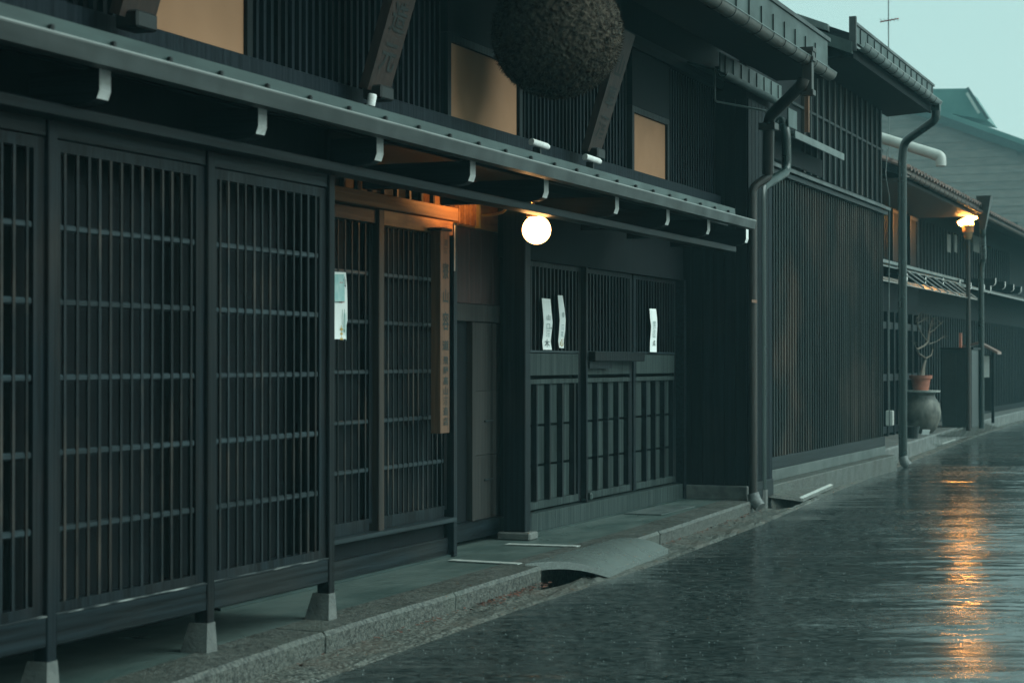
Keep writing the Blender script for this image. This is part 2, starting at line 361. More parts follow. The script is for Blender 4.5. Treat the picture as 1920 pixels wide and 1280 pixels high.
# channel beside the kerb: stone lip flush with the road, then the trench floor
mb = MB()
def ribbon(mb, ss, fa, fb, za, zb, mi=0):
    vs = []
    for s in ss: vs += [(s, fa(s), za), (s, fb(s), zb)]
    mb.add(vs, [(2*i, 2*i+2, 2*i+3, 2*i+1) for i in range(len(ss)-1)], mi)
random.seed(3)
lip = [( -14+i*.25) for i in range(0, 300)]
def lipin(s): return interp(EDGE, s)+(.15 if s < 9 else .2 if s < 19.7 else .07 if s < 21.4 else .26)
rnd = {round(s, 2): random.uniform(-.006, .006) for s in lip}
vs = []
for s in lip:
    e, i = interp(EDGE, s), lipin(s)
    for k in range(5):
        t = k/4; vs.append((s, e+(i-e)*t, (.006+random.uniform(-.005, .012)) if k else -.004))
mb.add(vs, [(5*i+k, 5*i+5+k, 5*i+6+k, 5*i+1+k) for i in range(len(lip)-1) for k in range(4)])
vs = []
for s in lip: vs += [(s, lipin(s), .004), (s, lipin(s)+.01, -.12), (s, lipin(s)+.9, -.13)]
mb.add(vs, [(3*i+k, 3*i+3+k, 3*i+4+k, 3*i+1+k) for i in range(len(lip)-1) for k in range(2)], 1)
kind(mb.build('gutter_channel', ['gutter_stone', 'trench'], smooth=False), 'structure')
# damp silt and leaf litter lying along the kerb foot
mb = MB(); random.seed(11)
sil = [-14+i*.2 for i in range(0, 168)]
vs = []
for s in sil:
    a = lipin(s)-.02; b = interp(KERB, s)+.02
    vs += [(s, a, .008), (s, (a+b)/2, .012+random.uniform(-.004, .008)), (s, b, .02)]
mb.add(vs, [(3*i+k, 3*i+3+k, 3*i+4+k, 3*i+1+k) for i in range(len(sil)-1) for k in range(2) if not (11.9 < sil[i] < 14.4)], 0)
kind(mb.build('gutter_silt', ['gutter_stone']), 'structure')
# kerb: granite edge with a worn, chamfered arris
random.seed(5)
ks = [-14+i*.3 for i in range(0, 112)]
KW = .30; N0, N1 = 12.30, 14.05
kk = sorted([(s, 0) for s in ks if not N0 <= s <= N1]+[(N0, 0), (N0+.001, .13), (13.2, .13), (N1-.001, .13), (N1, 0)])
for j_ in (-2.5, -.6, 1.4, 3.3, 5.2, 7.05, 8.9, 10.7, 15.2, 17.1):
    kk += [(j_-.009, 0), (j_-.004, .02), (j_+.004, .0201), (j_+.009, 0)]
kk.sort()
vs = []
for s, nb_ in kk:
    k = interp(KERB, s); j = random.uniform(-.003, .003); h = random.uniform(-.002, .002)
    vs += [(s, k+.012+j+nb_, -.13), (s, k+j+nb_, .108), (s, k+.018+j+nb_, .131+h-(.015 if .019 < nb_ < .021 else 0)), (s, k+KW, .134-(.015 if .019 < nb_ < .021 else 0)), (s, k+KW, -.1)]
mb = MB(); mb.add(vs, [(5*i+k, 5*i+5+k, 5*i+6+k, 5*i+1+k) for i in range(len(kk)-1) for k in range(4)])
n = len(kk)-1; mb.f += [(5*n, 5*n+1, 5*n+2, 5*n+3, 5*n+4)]; mb.m += [0]
kind(mb.build('kerb', 'granite'), 'structure')
mb = MB(); vs = []
for s in ks: vs += [(s, interp(KERB, s)+KW-.003, .13), (s, 9, .13)]
mb.add(vs, [(2*i, 2*i+2, 2*i+3, 2*i+1) for i in range(len(ks)-1)])
kind(mb.build('pavement', 'pavement'), 'structure')

# ================================================================== HOUSE 1 (foreground, left)
H1 = thing('townhouse', (9, 6, .13), 'nearest dark timber house with lattice front, globe-lit doorway and long low eave', 'house')
YP = 4.787
# back walls, mostly unseen behind lattice
MB().box(-24, 9.36, 5.0, 5.06, .40, 2.9).build('back_wall', 'wood_deep', H1)
MB().box(-24, 9.34, 4.84, 5.0, .345, .41).build('bay_floor', 'wood_deep', H1)
MB().box(9.36, 9.42, 4.83, 5.62, .345, 2.9).build('bay_side_wall', 'wood_v', H1)
MB().box(-24, 9.42, 5.60, 5.66, .12, 1.2).build('foundation_board', 'wood_deep', H1)
for px in (-8.7, -7.41, -6.12, -4.83, -3.54, -2.25, -.96, .33, 1.62, 2.91, 4.2): pass
posts = [5.49-1.28*2, 5.49-1.28, 5.49, 6.775, 8.07, 9.355]
posts = [4.20, 5.485, 6.775, 8.065, 9.335]
slat_me = MB().box(-.0085, .0085, -.0055, .0055, -.955, .955).mesh('slat', 'wood_slat', centre=False)[0]
RZ = (2.10, 1.782, 1.462, 1.142, .822)
for i, s in enumerate(posts):
    p = MB().box(s-.032, s+.032, YP, YP+.075, .265, 2.60, ch=.004).build('post', 'wood_v', H1)
    a, b = .037, .050; z0, z1 = .128, .275; cy = YP+.045
    f = MB().hexa([(s-b, cy-b, z0), (s+b, cy-b, z0), (s+b, cy+.10, z0), (s-b, cy+.10, z0)],
                  [(s-a, cy-a-.008, z1), (s+a, cy-a-.008, z1), (s+a, cy+.055, z1), (s-a, cy+.055, z1)]).build('footing', 'concrete', p)
for i in range(len(posts)-1):
    a, b = posts[i]+.033, posts[i+1]-.033; Y0 = YP+.022
    fr = MB()
    fr.box(a, a+.05, Y0, Y0+.045, .466, 2.47).box(b-.075, b, Y0, Y0+.045, .466, 2.47)
    fr.box(a+.05, b-.075, Y0, Y0+.045, 2.42, 2.47).box(a+.05, b-.075, Y0, Y0+.045, .466, .513)
    fo = fr.build('lattice_panel', 'wood_v', H1)
    x0, x1 = a+.05, b-.075; n = 13; st = (x1-x0)/(n)
    for k in range(n):
        o = put('slat', slat_me, (x0+st*(k+.5)+random.uniform(-.004, .004), Y0+.007+random.uniform(-.002, .001), 1.4665), fo); o.rotation_euler = (0, random.uniform(-.0016, .0016), random.uniform(-.12, .12))
    for z in RZ: MB().box(x0+.001, x1-.001, Y0+.005, Y0+.03, z-.015, z+.015, ch=.006).build('rail', 'wood_rail', fo)
    MB().box(posts[i]+.033, posts[i+1]-.033, YP+.005, YP+.09, .336, .463, ch=.006).build('sill_beam', 'wood_h', H1)
    MB().box(a, b, YP+.003, YP+.02, .4635, .469).build('worn_edge', 'worn_edge', H1)
    MB().box(posts[i]+.033, posts[i+1]-.033, YP+.012, YP+.09, 2.474, 2.56, ch=.004).build('head_beam', 'wood_h', H1)
MB().box(-24, 9.36, 4.90, 4.94, 2.56, 3.0).build('frieze_board', 'wood_deep', H1)
MB().box(-24, 19.9, 5.24, 6.3, 2.955, 3.04).build('ceiling_board', 'wood_deep', H1)
MB().box(14.3, 19.95, 6.05, 6.1, .1, 2.95).build('inner_wall', 'wood_deep', H1)
MB().box(-24, 9.42, 5.7, 5.75, .1, 2.95).build('inner_wall', 'wood_deep', H1)

# --- low eave over the ground floor
ER = 16.85
low = MB().hexa([(-24, 4.41, 2.795), (ER, 4.41, 2.795), (ER, 5.3, 3.06), (-24, 5.3, 3.06)],
                [(-24, 4.41, 2.81), (ER, 4.41, 2.81), (ER, 5.3, 3.085), (-24, 5.3, 3.085)]).build('low_roof', 'wood_y', H1)
fa = MB().prism([(4.385, 2.722), (4.43, 2.715), (4.43, 2.73), (4.40, 2.74), (4.40, 2.792), (4.372, 2.792)], 'x', -24, ER).build('fascia', 'fascia_metal', low)
MB().tube([(-24, 4.377, 2.796), (ER, 4.377, 2.796)], .008, 6).build('bead', 'bead_metal', low)
MB().prism([(4.47, 2.825), (4.476, 2.885), (4.484, 2.885), (4.478, 2.825)], 'x', -24, ER-.35).build('snow_guard', 'teal_metal', low)
bk = MB().box(-.011, .011, -.014, .010, -.015, .015, ch=.005).mesh('guard_bracket', 'black_metal', centre=False)[0]
s = P(93, 47, 4.46).x - .43*6
while s < ER-.5:
    put('guard_bracket', bk, (s, 4.462, 2.835), low); s += .432
prof = [(5.28, 2.60), (4.66, 2.60), (4.60, 2.607), (4.565, 2.625), (4.552, 2.66), (4.552, 2.748), (5.28, 2.748)]
def rafter_mesh(nm, prof, wd, tipy):
    m = MB(); m.prism(prof, 'x', -wd/2, wd/2)
    me, _ = m.mesh(nm, ['wood_y', 'white_paint'], centre=False)
    for p in me.polygons:
        if all(me.vertices[v].co.y < tipy for v in p.vertices): p.material_index = 1
    return me
rme = rafter_mesh('rafter', prof, .085, 4.59)
rx = [sx(x, 4.55) for x in (207, 500, 719, 892, 1029, 1161, 1256, 1332, 1404)]
step = rx[1]-rx[0]
for x in [rx[0]-2*step, rx[0]-step]+rx: put('rafter', rme, (x-.04, 0, 0), low)
MB().box(-24, sx(1382, 4.68)-.02, 4.68, 4.80, 2.545, 2.597, ch=.004).build('eave_beam', 'wood_h', low)
MB().box(-24, ER-.05, 4.62, 4.66, 2.755, 2.785).build('batten', 'wood_h', low)

# --- lattice doorway (recess plane)
Y2 = 5.56
a0, d0, b0 = 10.45, 11.46, 12.67
MB().box(9.42, 14.3, 5.95, 6.0, .13, 2.95).build('inner_wall', 'wood_deep', H1)
sl2 = MB().box(-.008, .008, -.0045, .0045, -.99, .99).mesh('slat', 'wood_slat', centre=False)[0]
def door_lattice(x0, x1, n):
    fr = MB().box(x0, x0+.045, Y2, Y2+.04, .47, 2.44).box(x1-.045, x1, Y2, Y2+.04, .47, 2.44)
    fr.box(x0+.045, x1-.045, Y2, Y2+.04, .42, .50)
    fo = fr.build('lattice_panel', 'wood_v', H1); st = (x1-x0-.09)/n
    for k in range(n): put('slat', sl2, (x0+.045+st*(k+.5), Y2+.006, 1.4555), fo)
    for z in (2.11, 1.79, 1.464, 1.138, .82): MB().box(x0+.046, x1-.046, Y2+.004, Y2+.03, z-.014, z+.014, ch=.005).build('rail', 'wood_rail', fo)
door_lattice(9.46, 10.42, 9); door_lattice(10.44, d0-.042, 9); door_lattice(d0+.042, b0-.03, 13)
MB().box(9.42, b0, Y2+.08, Y2+.12, .3, 2.6).build('inner_screen', 'wood_deep', H1)
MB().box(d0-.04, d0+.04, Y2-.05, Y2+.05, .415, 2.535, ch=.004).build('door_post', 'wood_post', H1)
MB().box(9.42, d0-.045, Y2-.03, Y2+.06, 2.44, 2.53, ch=.004).build('lintel', 'wood_h', H1)
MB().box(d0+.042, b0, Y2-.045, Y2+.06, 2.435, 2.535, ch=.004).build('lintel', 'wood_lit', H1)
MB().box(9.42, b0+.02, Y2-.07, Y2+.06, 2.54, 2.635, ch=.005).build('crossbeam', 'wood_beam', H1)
MB().box(9.42, b0-.02, Y2-.075, Y2+.06, .385, .418, ch=.004).build('ledge', 'wood_rail', H1)
MB().box(9.42, b0+.0, Y2+.02, Y2+.06, .27, .383).build('toe_recess', 'wood_deep', H1)
MB().box(9.42, b0+.0, Y2-.01, Y2+.05, .135, .27, ch=.004).build('base_board', 'wood_h', H1)
MB().box(9.42, b0+.0, Y2-.03, Y2-.012, .131, .148).build('base_trim', 'teal_metal', H1)
jm = MB().box(b0-.028, b0+.03, Y2-.055, Y2+.25, .135, 2.53, ch=.003).build('door_jamb', 'wood_v', H1)
for k in range(16):
    MB().box(9.6+k*.2, 9.63+k*.2, Y2+.0, Y2+.03, 2.637, 2.79).build('transom_slat', 'wood_v', H1)
for k in range(4):
    x = 12.95+k*.1
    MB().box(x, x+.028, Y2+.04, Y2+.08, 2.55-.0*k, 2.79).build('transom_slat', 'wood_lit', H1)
# --- plank side door
Y3 = 5.80
sa, sm, sb = 12.85, 13.66, 14.36
MB().box(sa, sb, Y3+.05, Y3+.08, .15, 2.9).build('inner_board', 'wood_deep', H1)
for k in range(5):
    x0 = sa+.3+k*(sb-sa-.3)/5; x1 = sa+.3+(k+1)*(sb-sa-.3)/5
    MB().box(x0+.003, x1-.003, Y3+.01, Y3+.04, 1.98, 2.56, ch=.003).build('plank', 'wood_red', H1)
MB().box(sa, sb, Y3-.02, Y3+.05, 1.84, 1.975, ch=.004).build('cross_rail', 'wood_brown', H1)
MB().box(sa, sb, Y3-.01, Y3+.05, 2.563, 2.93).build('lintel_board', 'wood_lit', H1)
MB().box(sa, sb, Y3-.03, Y3+.05, .165, .30, ch=.004).build('door_sill', 'wood_h', H1)
dr = MB().box(sm-.03, sm+.03, Y3-.02, Y3+.03, .303, 1.837).box(sb-.05, sb, Y3-.02, Y3+.03, .303, 1.837).build('side_door', 'wood_brown', H1)
for k, (q0, q1) in enumerate(((.303, .80), (.803, 1.30), (1.303, 1.835))):
    MB().box(sm+.032, sb-.052, Y3+.0, Y3+.025, q0, q1).build('door_board', 'wood_brown', dr)
MB().box(sm+.25, sm+.42, Y3-.012, Y3-.001, 1.06, 1.07).build('catch', 'wood_rail', dr)
MB().box(sm+.25, sm+.42, Y3-.012, Y3-.001, .60, .61).build('catch', 'wood_rail', dr)
MB().box(sa+.3, sm-.032, Y3+.03, Y3+.045, .303, 1.837).build('recess_board', 'wood_deep', H1)
# --- big post on its stone
bp_ = MB().box(14.03, 14.15, 5.50, 5.685, .195, 2.9, ch=.006).build('corner_post', 'wood_v', H1)
MB().box(14.0, 14.19, 5.45, 5.73, .128, .193, ch=.012).build('footing', 'concrete', bp_)
# --- three sliding doors
YD = 5.72
doors = [(14.17, 15.93), (15.99, 17.37), (17.42, 18.80)]
thin = MB().box(-.013, .013, -.012, .012, -.36, .36).mesh('slat', 'wood_v', centre=False)[0]
batt = MB().box(-.017, .017, -.026, .026, -.483, .483).mesh('batten', 'wood_v', centre=False)[0]
for i, (a, b) in enumerate(doors):
    Y = YD+(.0 if i != 1 else .0)
    fr = MB().box(a, a+.07, Y, Y+.05, .305, 2.36).box(b-.07, b, Y, Y+.05, .305, 2.36)
    fr.box(a+.07, b-.07, Y, Y+.05, 2.32, 2.36)
    d = fr.build('sliding_door', 'wood_v', H1)
    MB().box(a+.071, b-.071, Y-.004, Y+.05, 1.415, 1.60, ch=.003).build('mid_rail', 'wood_door', d)
    MB().box(a+.071, b-.071, Y-.012, Y+.05, 1.605, 1.625, ch=.002).build('rail', 'wood_rail', d)
    MB().box(a+.071, b-.071, Y-.002, Y+.05, 1.345, 1.385, ch=.003).build('rail', 'wood_door', d)
    MB().box(a+.071, b-.071, Y-.004, Y+.05, .31, .375, ch=.003).build('bottom_rail', 'wood_door', d)
    for q0, q1 in ((.378, .658), (.680, .990), (1.012, 1.343)):
        MB().box(a+.071, b-.071, Y+.026, Y+.045, q0, q1).build('panel_board', 'wood_door', d)
    nb = 5
    w_ = (b-a-.14)
    if i == 0: xs = [15.93-.07-.305*(k+.45) for k in range(5)]
    else: xs = [a+.07+w_*(k+.9)/4.2 for k in range(4)]
    for x in xs:
        if x > a+.09: put('batten', batt, (x, Y+.004, .86), d)
    ns = int(w_/.088)
    for k in range(ns): put('slat', thin, (a+.07+w_*(k+.5)/ns, Y+.013, 1.972), d)
    MB().box(a+.071, b-.071, Y+.028, Y+.034, 1.62, 2.32).build('screen', 'wood_deep', d)
MB().box(14.15, 18.9, YD-.05, YD+.06, 2.362, 2.95).build('lintel_board', 'wood_deep', H1)
MB().box(14.16, 18.86, YD-.07, YD+.07, .133, .292, ch=.004).build('door_sill', 'wood_door', H1)
MB().box(14.16, 18.86, YD-.09, YD-.072, .131, .142).build('base_trim', 'teal_metal', H1)
MB().box(15.94, 15.985, YD-.05, YD+.06, .294, 2.36, ch=.004).build('door_stile', 'wood_v', H1)
MB().box(15.98, 17.40, YD-.12, YD-.052, 1.535, 1.62, ch=.004).build('lock_bar', 'wood_v', H1)
MB().box(16.0, 16.6, YD-.06, YD-.02, 1.47, 1.53).build('bar_rest', 'wood_v', H1)
MB().box(18.80, 18.87, YD-.09, YD+.05, .135, 2.36, ch=.004).build('door_jamb', 'wood_h', H1)
MB().box(16.0, 16.05, YD-.075, YD-.02, .31, .375, ch=.012).build('padlock', 'teal_metal', H1)
# --- sleeve wall and its stone, and the return to the corner
for k in range(6):
    y0 = 5.02+k*.117
    MB().box(18.95, 18.99, y0, y0+.113, .28, 4.2).build('plank', 'wood_v', H1)
MB().box(18.90, 19.02, 5.0, 5.73, .128, .272, ch=.008).build('base_stone', 'concrete', H1)
MB().box(18.99, 19.95, 5.03, 5.72, .12, 4.55).build('end_wall', 'wood_deep', H1)
for k in range(7):
    MB().box(18.96+k*.14, 19.085+k*.14, 5.0, 5.028, .30, 4.2).build('plank', 'wood_upper', H1)
MB().box(18.96, 19.94, 4.99, 5.03, .12, .297, ch=.004).build('plinth_board', 'wood_h', H1)
# --- upper storey
YU = 5.30
MB().box(-24, 19.95, YU+.06, YU+.12, 2.95, 4.9).build('upper_wall', 'wood_deep', H1)
MB().box(-24, 18.9, YU-.03, YU+.05, 3.06, 3.215, ch=.004).build('upper_sill', 'wood_upper', H1)
MB().box(-24, 19.9, YU-.03, YU+.05, 4.30, 4.42).build('upper_beam', 'wood_h', H1)
WN = [(4.15, 5.25), (8.15, 9.29), (12.10, 13.38), (16.14, 17.13)]
ub = MB().box(-.014, .014, -.014, .014, -.54, .54).mesh('wall_batten', 'wood_upper', centre=False)[0]
s = 2.0
while s < 18.9:
    if not any(a-.07 < s < b+.07 for a, b in WN): put('wall_batten', ub, (s, YU+.045, 3.757), H1)
    s += .084
for a, b in WN:
    fr = MB().box(a-.06, a, YU-.01, YU+.05, 3.217, 3.79).box(b, b+.06, YU-.01, YU+.05, 3.217, 3.79).box(a, b, YU-.01, YU+.05, 3.735, 3.79)
    wf = fr.build('window', 'wood_v', H1)
    MB().box(a, b, YU+.015, YU+.03, 3.222, 3.734).build('pane', 'shoji', wf)
    MB().box(a-.06, b+.06, YU-.01, YU+.05, 3.792, 4.29).build('over_board', 'wood_deep', wf)
# --- upper roof: eave with gutter, guard boards, straps
RE = 19.0
rf = MB().hexa([(-24, 4.22, 4.40), (RE+.2, 4.22, 4.40), (RE+.2, 9.0, 6.2), (-24, 9.0, 6.2)],
               [(-24, 4.22, 4.52), (RE+.2, 4.22, 4.52), (RE+.2, 9.0, 6.32), (-24, 9.0, 6.32)]).build('upper_roof', 'wood_y', H1)
def half_gutter(x0, x1, y, z, r, mats, parent, nm='gutter'):
    prof = [(y+r*math.cos(math.pi+math.pi*k/8), z+r*math.sin(math.pi+math.pi*k/8)) for k in range(9)]
    prof += [(y+(r-.006)*math.cos(2*math.pi-math.pi*k/8), z+(r-.006)*math.sin(2*math.pi-math.pi*k/8)) for k in range(9)]
    return MB().prism(prof, 'x', x0, x1).build(nm, mats, parent, smooth=True)
MB().tube([(-24, 4.095, 4.405), (RE-.05, 4.095, 4.405)], .009, 6).build('gutter_lip', 'grey_metal', rf)
MB().box(-24, 19.05, 4.235, 4.73, 4.375, 4.395).build('soffit', 'wood_deep', rf)
g = half_gutter(-24, RE-.05, 4.16, 4.40, .068, 'gutter_brown', rf)
MB().box(-24, RE+.05, 4.206, 4.218, 4.42, 4.745).build('guard_board', 'teal_metal', rf)
MB().box(-24, RE+.12, 4.19, 4.225, 4.747, 4.785).build('guard_cap', 'fascia_metal', rf)
st_ = MB().box(-.0045, .0045, -.005, .005, -.09, .09).mesh('strap', 'black_metal', centre=False)[0]
st2 = MB().tube(arc((0, 0), .074, math.pi, 2*math.pi, 8, lambda u, v: (0, u, v)), .0035, 5).mesh('gutter_strap', 'black_metal', centre=False)[0]
s = 4.2
while s < RE-.1:
    put('guard_strap', st_, (s, 4.20, 4.55), rf); put('gutter_strap', st2, (s, 4.16, 4.40), rf); s += .42
# --- brown ornamental downpipe at the corner
dp = MB()
h0 = P(1516, 104, 4.13)
dp.box(h0.x-.07, h0.x+.07, h0.y-.06, h0.y+.07, h0.z+.03, h0.z+.07).box(h0.x-.06, h0.x+.06, h0.y-.05, h0.y+.07, h0.z-.02, h0.z+.03)
dp.box(h0.x-.07, h0.x+.07, h0.y-.06, h0.y+.07, h0.z-.06, h0.z-.02).box(h0.x-.045, h0.x+.045, h0.y-.04, h0.y+.05, h0.z-.33, h0.z-.06)
dp.box(h0.x-.06, h0.x+.06, h0.y-.055, h0.y+.065, h0.z-.38, h0.z-.33)
hop = dp.build('rain_hopper', 'pipe_brown', H1)
yb0, yb1 = 4.13, 4.86
pth = bend([P(1507, 148, 4.15), P(1503, 160, 4.17), P(1444, 218, 4.70), P(1441, 236, 4.74), P(1440, 325, 4.80)], .10)
pipe = MB().tube(pth, .058, 10).build('downpipe', 'pipe_brown', H1, smooth=True)
cc = P(1441, 238, 4.74)
MB().box(cc.x-.085, cc.x+.085, cc.y-.085, cc.y+.085, cc.z-.035, cc.z+.035, ch=.006).build('collar', 'pipe_brown', pipe)
pe = P(1411, 352, 4.93)
MB().tube(bend([P(1440, 322, 4.80), P(1440, 332, 4.80), pe, pe-Vector((0, 0, .3)), (pe.x, 4.93, .2)], .06), .046, 10).build('downpipe', 'pipe_brown', H1, smooth=True)
MB().tube([(pe.x, 4.93, .21), (pe.x, 4.91, .13), (pe.x-.02, 4.85, .07)], [.06, .07, .06], 10).build('pipe_shoe', 'shoe_grey', H1, smooth=True)
rb = P(1513, 165, 4.2); rz = P(1512, 248, 4.2)
MB().box(rb.x-.02, rb.x+.02, 4.18, 4.22, rz.z, rb.z).build('rusty_pipe', 'rust', H1, label='thin rust-brown upright pipe below the ornate hopper')
MB().box(18.65, 18.86, 4.885, 4.89, 2.12, 2.15).build('reflector', 'rust', H1)
# short ribbed awning under the eave
aw0, aw1 = P(1347, 130, 4.95), P(1462, 196, 4.95)
aw = thing('ribbed_awning', (aw0.x, 5.0, 4.2), 'small teal ribbed awning tucked under the end of the tall eave', 'awning')
MB().hexa([(aw0.x, 4.95, aw0.z-.02), (aw1.x, 4.95, aw0.z-.02), (aw1.x+.1, 5.32, aw0.z+.10), (aw0.x+.05, 5.32, aw0.z+.10)],
          [(aw0.x, 4.95, aw0.z), (aw1.x, 4.95, aw0.z), (aw1.x+.1, 5.32, aw0.z+.12), (aw0.x+.05, 5.32, aw0.z+.12)]).build('sheet', 'teal_metal', aw)
MB().box(aw0.x, aw1.x, 4.93, 4.945, aw0.z-.02, aw0.z+.16).build('upstand', 'teal_metal', aw)
half_gutter(aw0.x, aw1.x-.05, 4.91, aw0.z-.03, .05, 'teal_metal', aw)
k = aw0.x+.15
while k < aw1.x-.1:
    MB().box(k, k+.014, 4.922, 4.929, aw0.z-.02, aw0.z+.15).build('rib', 'black_metal', aw); k += .3
MB().tube(bend([P(1340, 128, 4.98), P(1340, 190, 4.98), P(1436, 208, 4.75)], .05), .011, 6).build('stay_rod', 'teal_metal', aw)

# ================================================================== HOUSE 2 (board wall in the middle distance)
YB = 5.20
H2 = thing('townhouse', (24, 6, .13), 'tall windowless house clad in narrow vertical boards, between two green downpipes', 'house')
B0, B1 = 20.0, 27.15
MB().box(B0, B1, YB+.03, YB+.2, .12, 5.5).build('wall', 'wood_deep', H2)
nbd = 56; wd = (B1-B0)/nbd
bme = MB().box(-wd/2+.004, wd/2-.004, -.012, .012, -1.58, 1.58).mesh('board', 'wood_wall', centre=False)[0]
bt = MB().box(-.013, .013, -.009, .009, -1.58, 1.58).mesh('batten', 'wood_wall', centre=False)[0]
for k in range(nbd):
    put('board', bme, (B0+wd*(k+.5), YB+.018, 2.06), H2)
    put('batten', bt, (B0+wd*(k+.0), YB-.004, 2.06), H2)
MB().box(B0, B1, YB-.015, YB+.03, .345, .478, ch=.004).build('base_board', 'wood_h', H2)
MB().box(B0, B1, YB-.02, YB+.06, .22, .342, ch=.004).build('plinth_board', 'plinth_stone', H2)
MB().box(B0, B1, 5.02, YB+.05, -.1, .218, ch=.01).build('step', 'granite', H2)
MB().prism([(YB-.10, 3.66), (YB+.02, 3.70), (YB+.02, 3.76), (YB-.10, 3.70)], 'x', B0, B1+.02).build('cornice', 'fascia_metal', H2)
MB().box(B0, B1+.02, YB-.06, YB+.02, 3.60, 3.65).build('cornice_board', 'wood_h', H2)
ubt = MB().box(-.035, .035, -.016, .016, -.72, .72).mesh('upper_batten', 'wood_wall', centre=False)[0]
for k in range(15): put('upper_batten', ubt, (B0+2.3+k*.335, YB+.012, 4.48), H2)
MB().box(B0+.1, B1, YB+.0, YB+.028, 4.5, 4.53).build('upper_rail', 'wood_h', H2)
rf2 = MB().hexa([(22.3, 4.62, 5.24), (27.75, 4.62, 5.24), (27.75, 9.6, 7.2), (22.3, 9.6, 7.2)],
                [(22.3, 4.62, 5.36), (27.75, 4.62, 5.36), (27.75, 9.6, 7.32), (22.3, 9.6, 7.32)]).build('roof', 'wood_y', H2)
MB().prism([(4.64, 5.10), (5.25, 5.06), (5.25, 5.09), (4.65, 5.13)], 'x', 22.35, 27.7).build('soffit', 'wood_deep', rf2)
MB().box(22.33, 27.72, 4.625, 4.645, 5.085, 5.30).build('fascia_board', 'wood_deep', rf2)
half_gutter(22.3, 27.75, 4.54, 5.24, .068, 'grey_metal', rf2)
MB().tube([(22.3, 4.475, 5.245), (27.75, 4.475, 5.245)], .009, 6).build('gutter_lip', 'bead_metal', rf2)
MB().box(22.32, 27.75, 4.60, 4.615, 5.27, 5.47).build('guard_board', 'teal_metal', rf2)
MB().box(22.28, 27.8, 4.585, 4.63, 5.472, 5.505).build('guard_cap', 'fascia_metal', rf2)
MB().box(22.25, 22.31, 4.58, 4.66, 5.16, 5.56).build('end_post', 'fascia_metal', rf2)
MB().hexa([(22.2, 4.62, 5.12), (22.28, 4.62, 5.12), (22.28, 7.0, 6.06), (22.2, 7.0, 6.06)],
          [(22.2, 4.62, 5.26), (22.28, 4.62, 5.26), (22.28, 7.0, 6.2), (22.2, 7.0, 6.2)]).build('rake_board', 'teal_metal', rf2)
MB().hexa([(22.2, 4.9, 5.40), (22.3, 4.9, 5.40), (22.3, 7.0, 6.22), (22.2, 7.0, 6.22)],
          [(22.2, 4.9, 5.48), (22.3, 4.9, 5.48), (22.3, 7.0, 6.32), (22.2, 7.0, 6.32)]).build('rake_cap', 'grey_metal', rf2)
s = 22.6
while s < 27.7:
    put('guard_strap', st_, (s, 4.594, 5.37), rf2); put('gutter_strap', st2, (s, 4.54, 5.24), rf2); s += .42
# hatch canopy high on the wall
MB().box(20.75, 23.2, YB-.01, YB+.0, 3.78, 3.99).build('hatch', 'wood_deep', H2)
cn = MB().hexa([(20.7, 4.95, 4.03), (23.25, 4.95, 4.03), (23.25, 5.2, 4.12), (20.7, 5.2, 4.12)],
               [(20.7, 4.95, 4.06), (23.25, 4.95, 4.06), (23.25, 5.2, 4.15), (20.7, 5.2, 4.15)]).build('canopy', 'grey_metal', H2)
MB().box(20.7, 23.25, 4.93, 4.948, 3.985, 4.065).build('canopy_edge', 'grey_metal', cn)
MB().box(20.55, 20.95, 4.97, 4.985, 4.10, 4.30).build('flashing', 'teal_metal', H2)
# green downpipe near
g0 = Vector((20.45, 4.98, 4.3)); x1 = 20.0
gq = P(1427, 352, 5.02); ge = P(1475, 322, 5.0)
MB().tube(bend([P(1452, 240, 5.15), P(1466, 224, 5.08), P(1474, 245, 5.0), ge, gq, gq-Vector((0, 0, .3)), (gq.x, 5.02, .17)], .12, 6), .052, 12).build('downpipe', 'pipe_green', H2, smooth=True, label='green round downpipe beside the brown one')
MB().tube([(gq.x, 5.02, .2), (gq.x, 5.02, .0)], .068, 10).build('pipe_shoe', 'concrete', H2)
# far green downpipe
q = sx(1690, 5.10)
FP = MB().tube(bend([(27.62, 4.54, 5.17), (27.62, 4.54, 4.98), (q, 5.05, 4.72), (q, 5.08, 4.5), (q, 5.08, .12)], .1, 6), .062, 12).build('downpipe', 'pipe_green', H2, smooth=True, label='tall green downpipe at the far corner')
MB().box(27.56, 27.68, 4.48, 4.60, 5.10, 5.22).build('rain_hopper', 'pipe_green', H2)
MB().tube([(q, 5.08, .16), (q, 5.06, .08), (q, 5.0, .02)], [.07, .075, .07], 10).build('pipe_shoe', 'shoe_grey', H2, smooth=True)
# slender cable down the far corner
pts = [P(1664, 280, 5.17), P(1660, 330, 5.15), P(1667, 365, 5.12), P(1668, 400, 5.15), P(1667, 520, 5.16), P(1667, 700, 5.16), P(1668, 800, 5.16)]
MB().tube(bend(pts, .1), .008, 6).build('cable', 'grey_metal', H2)

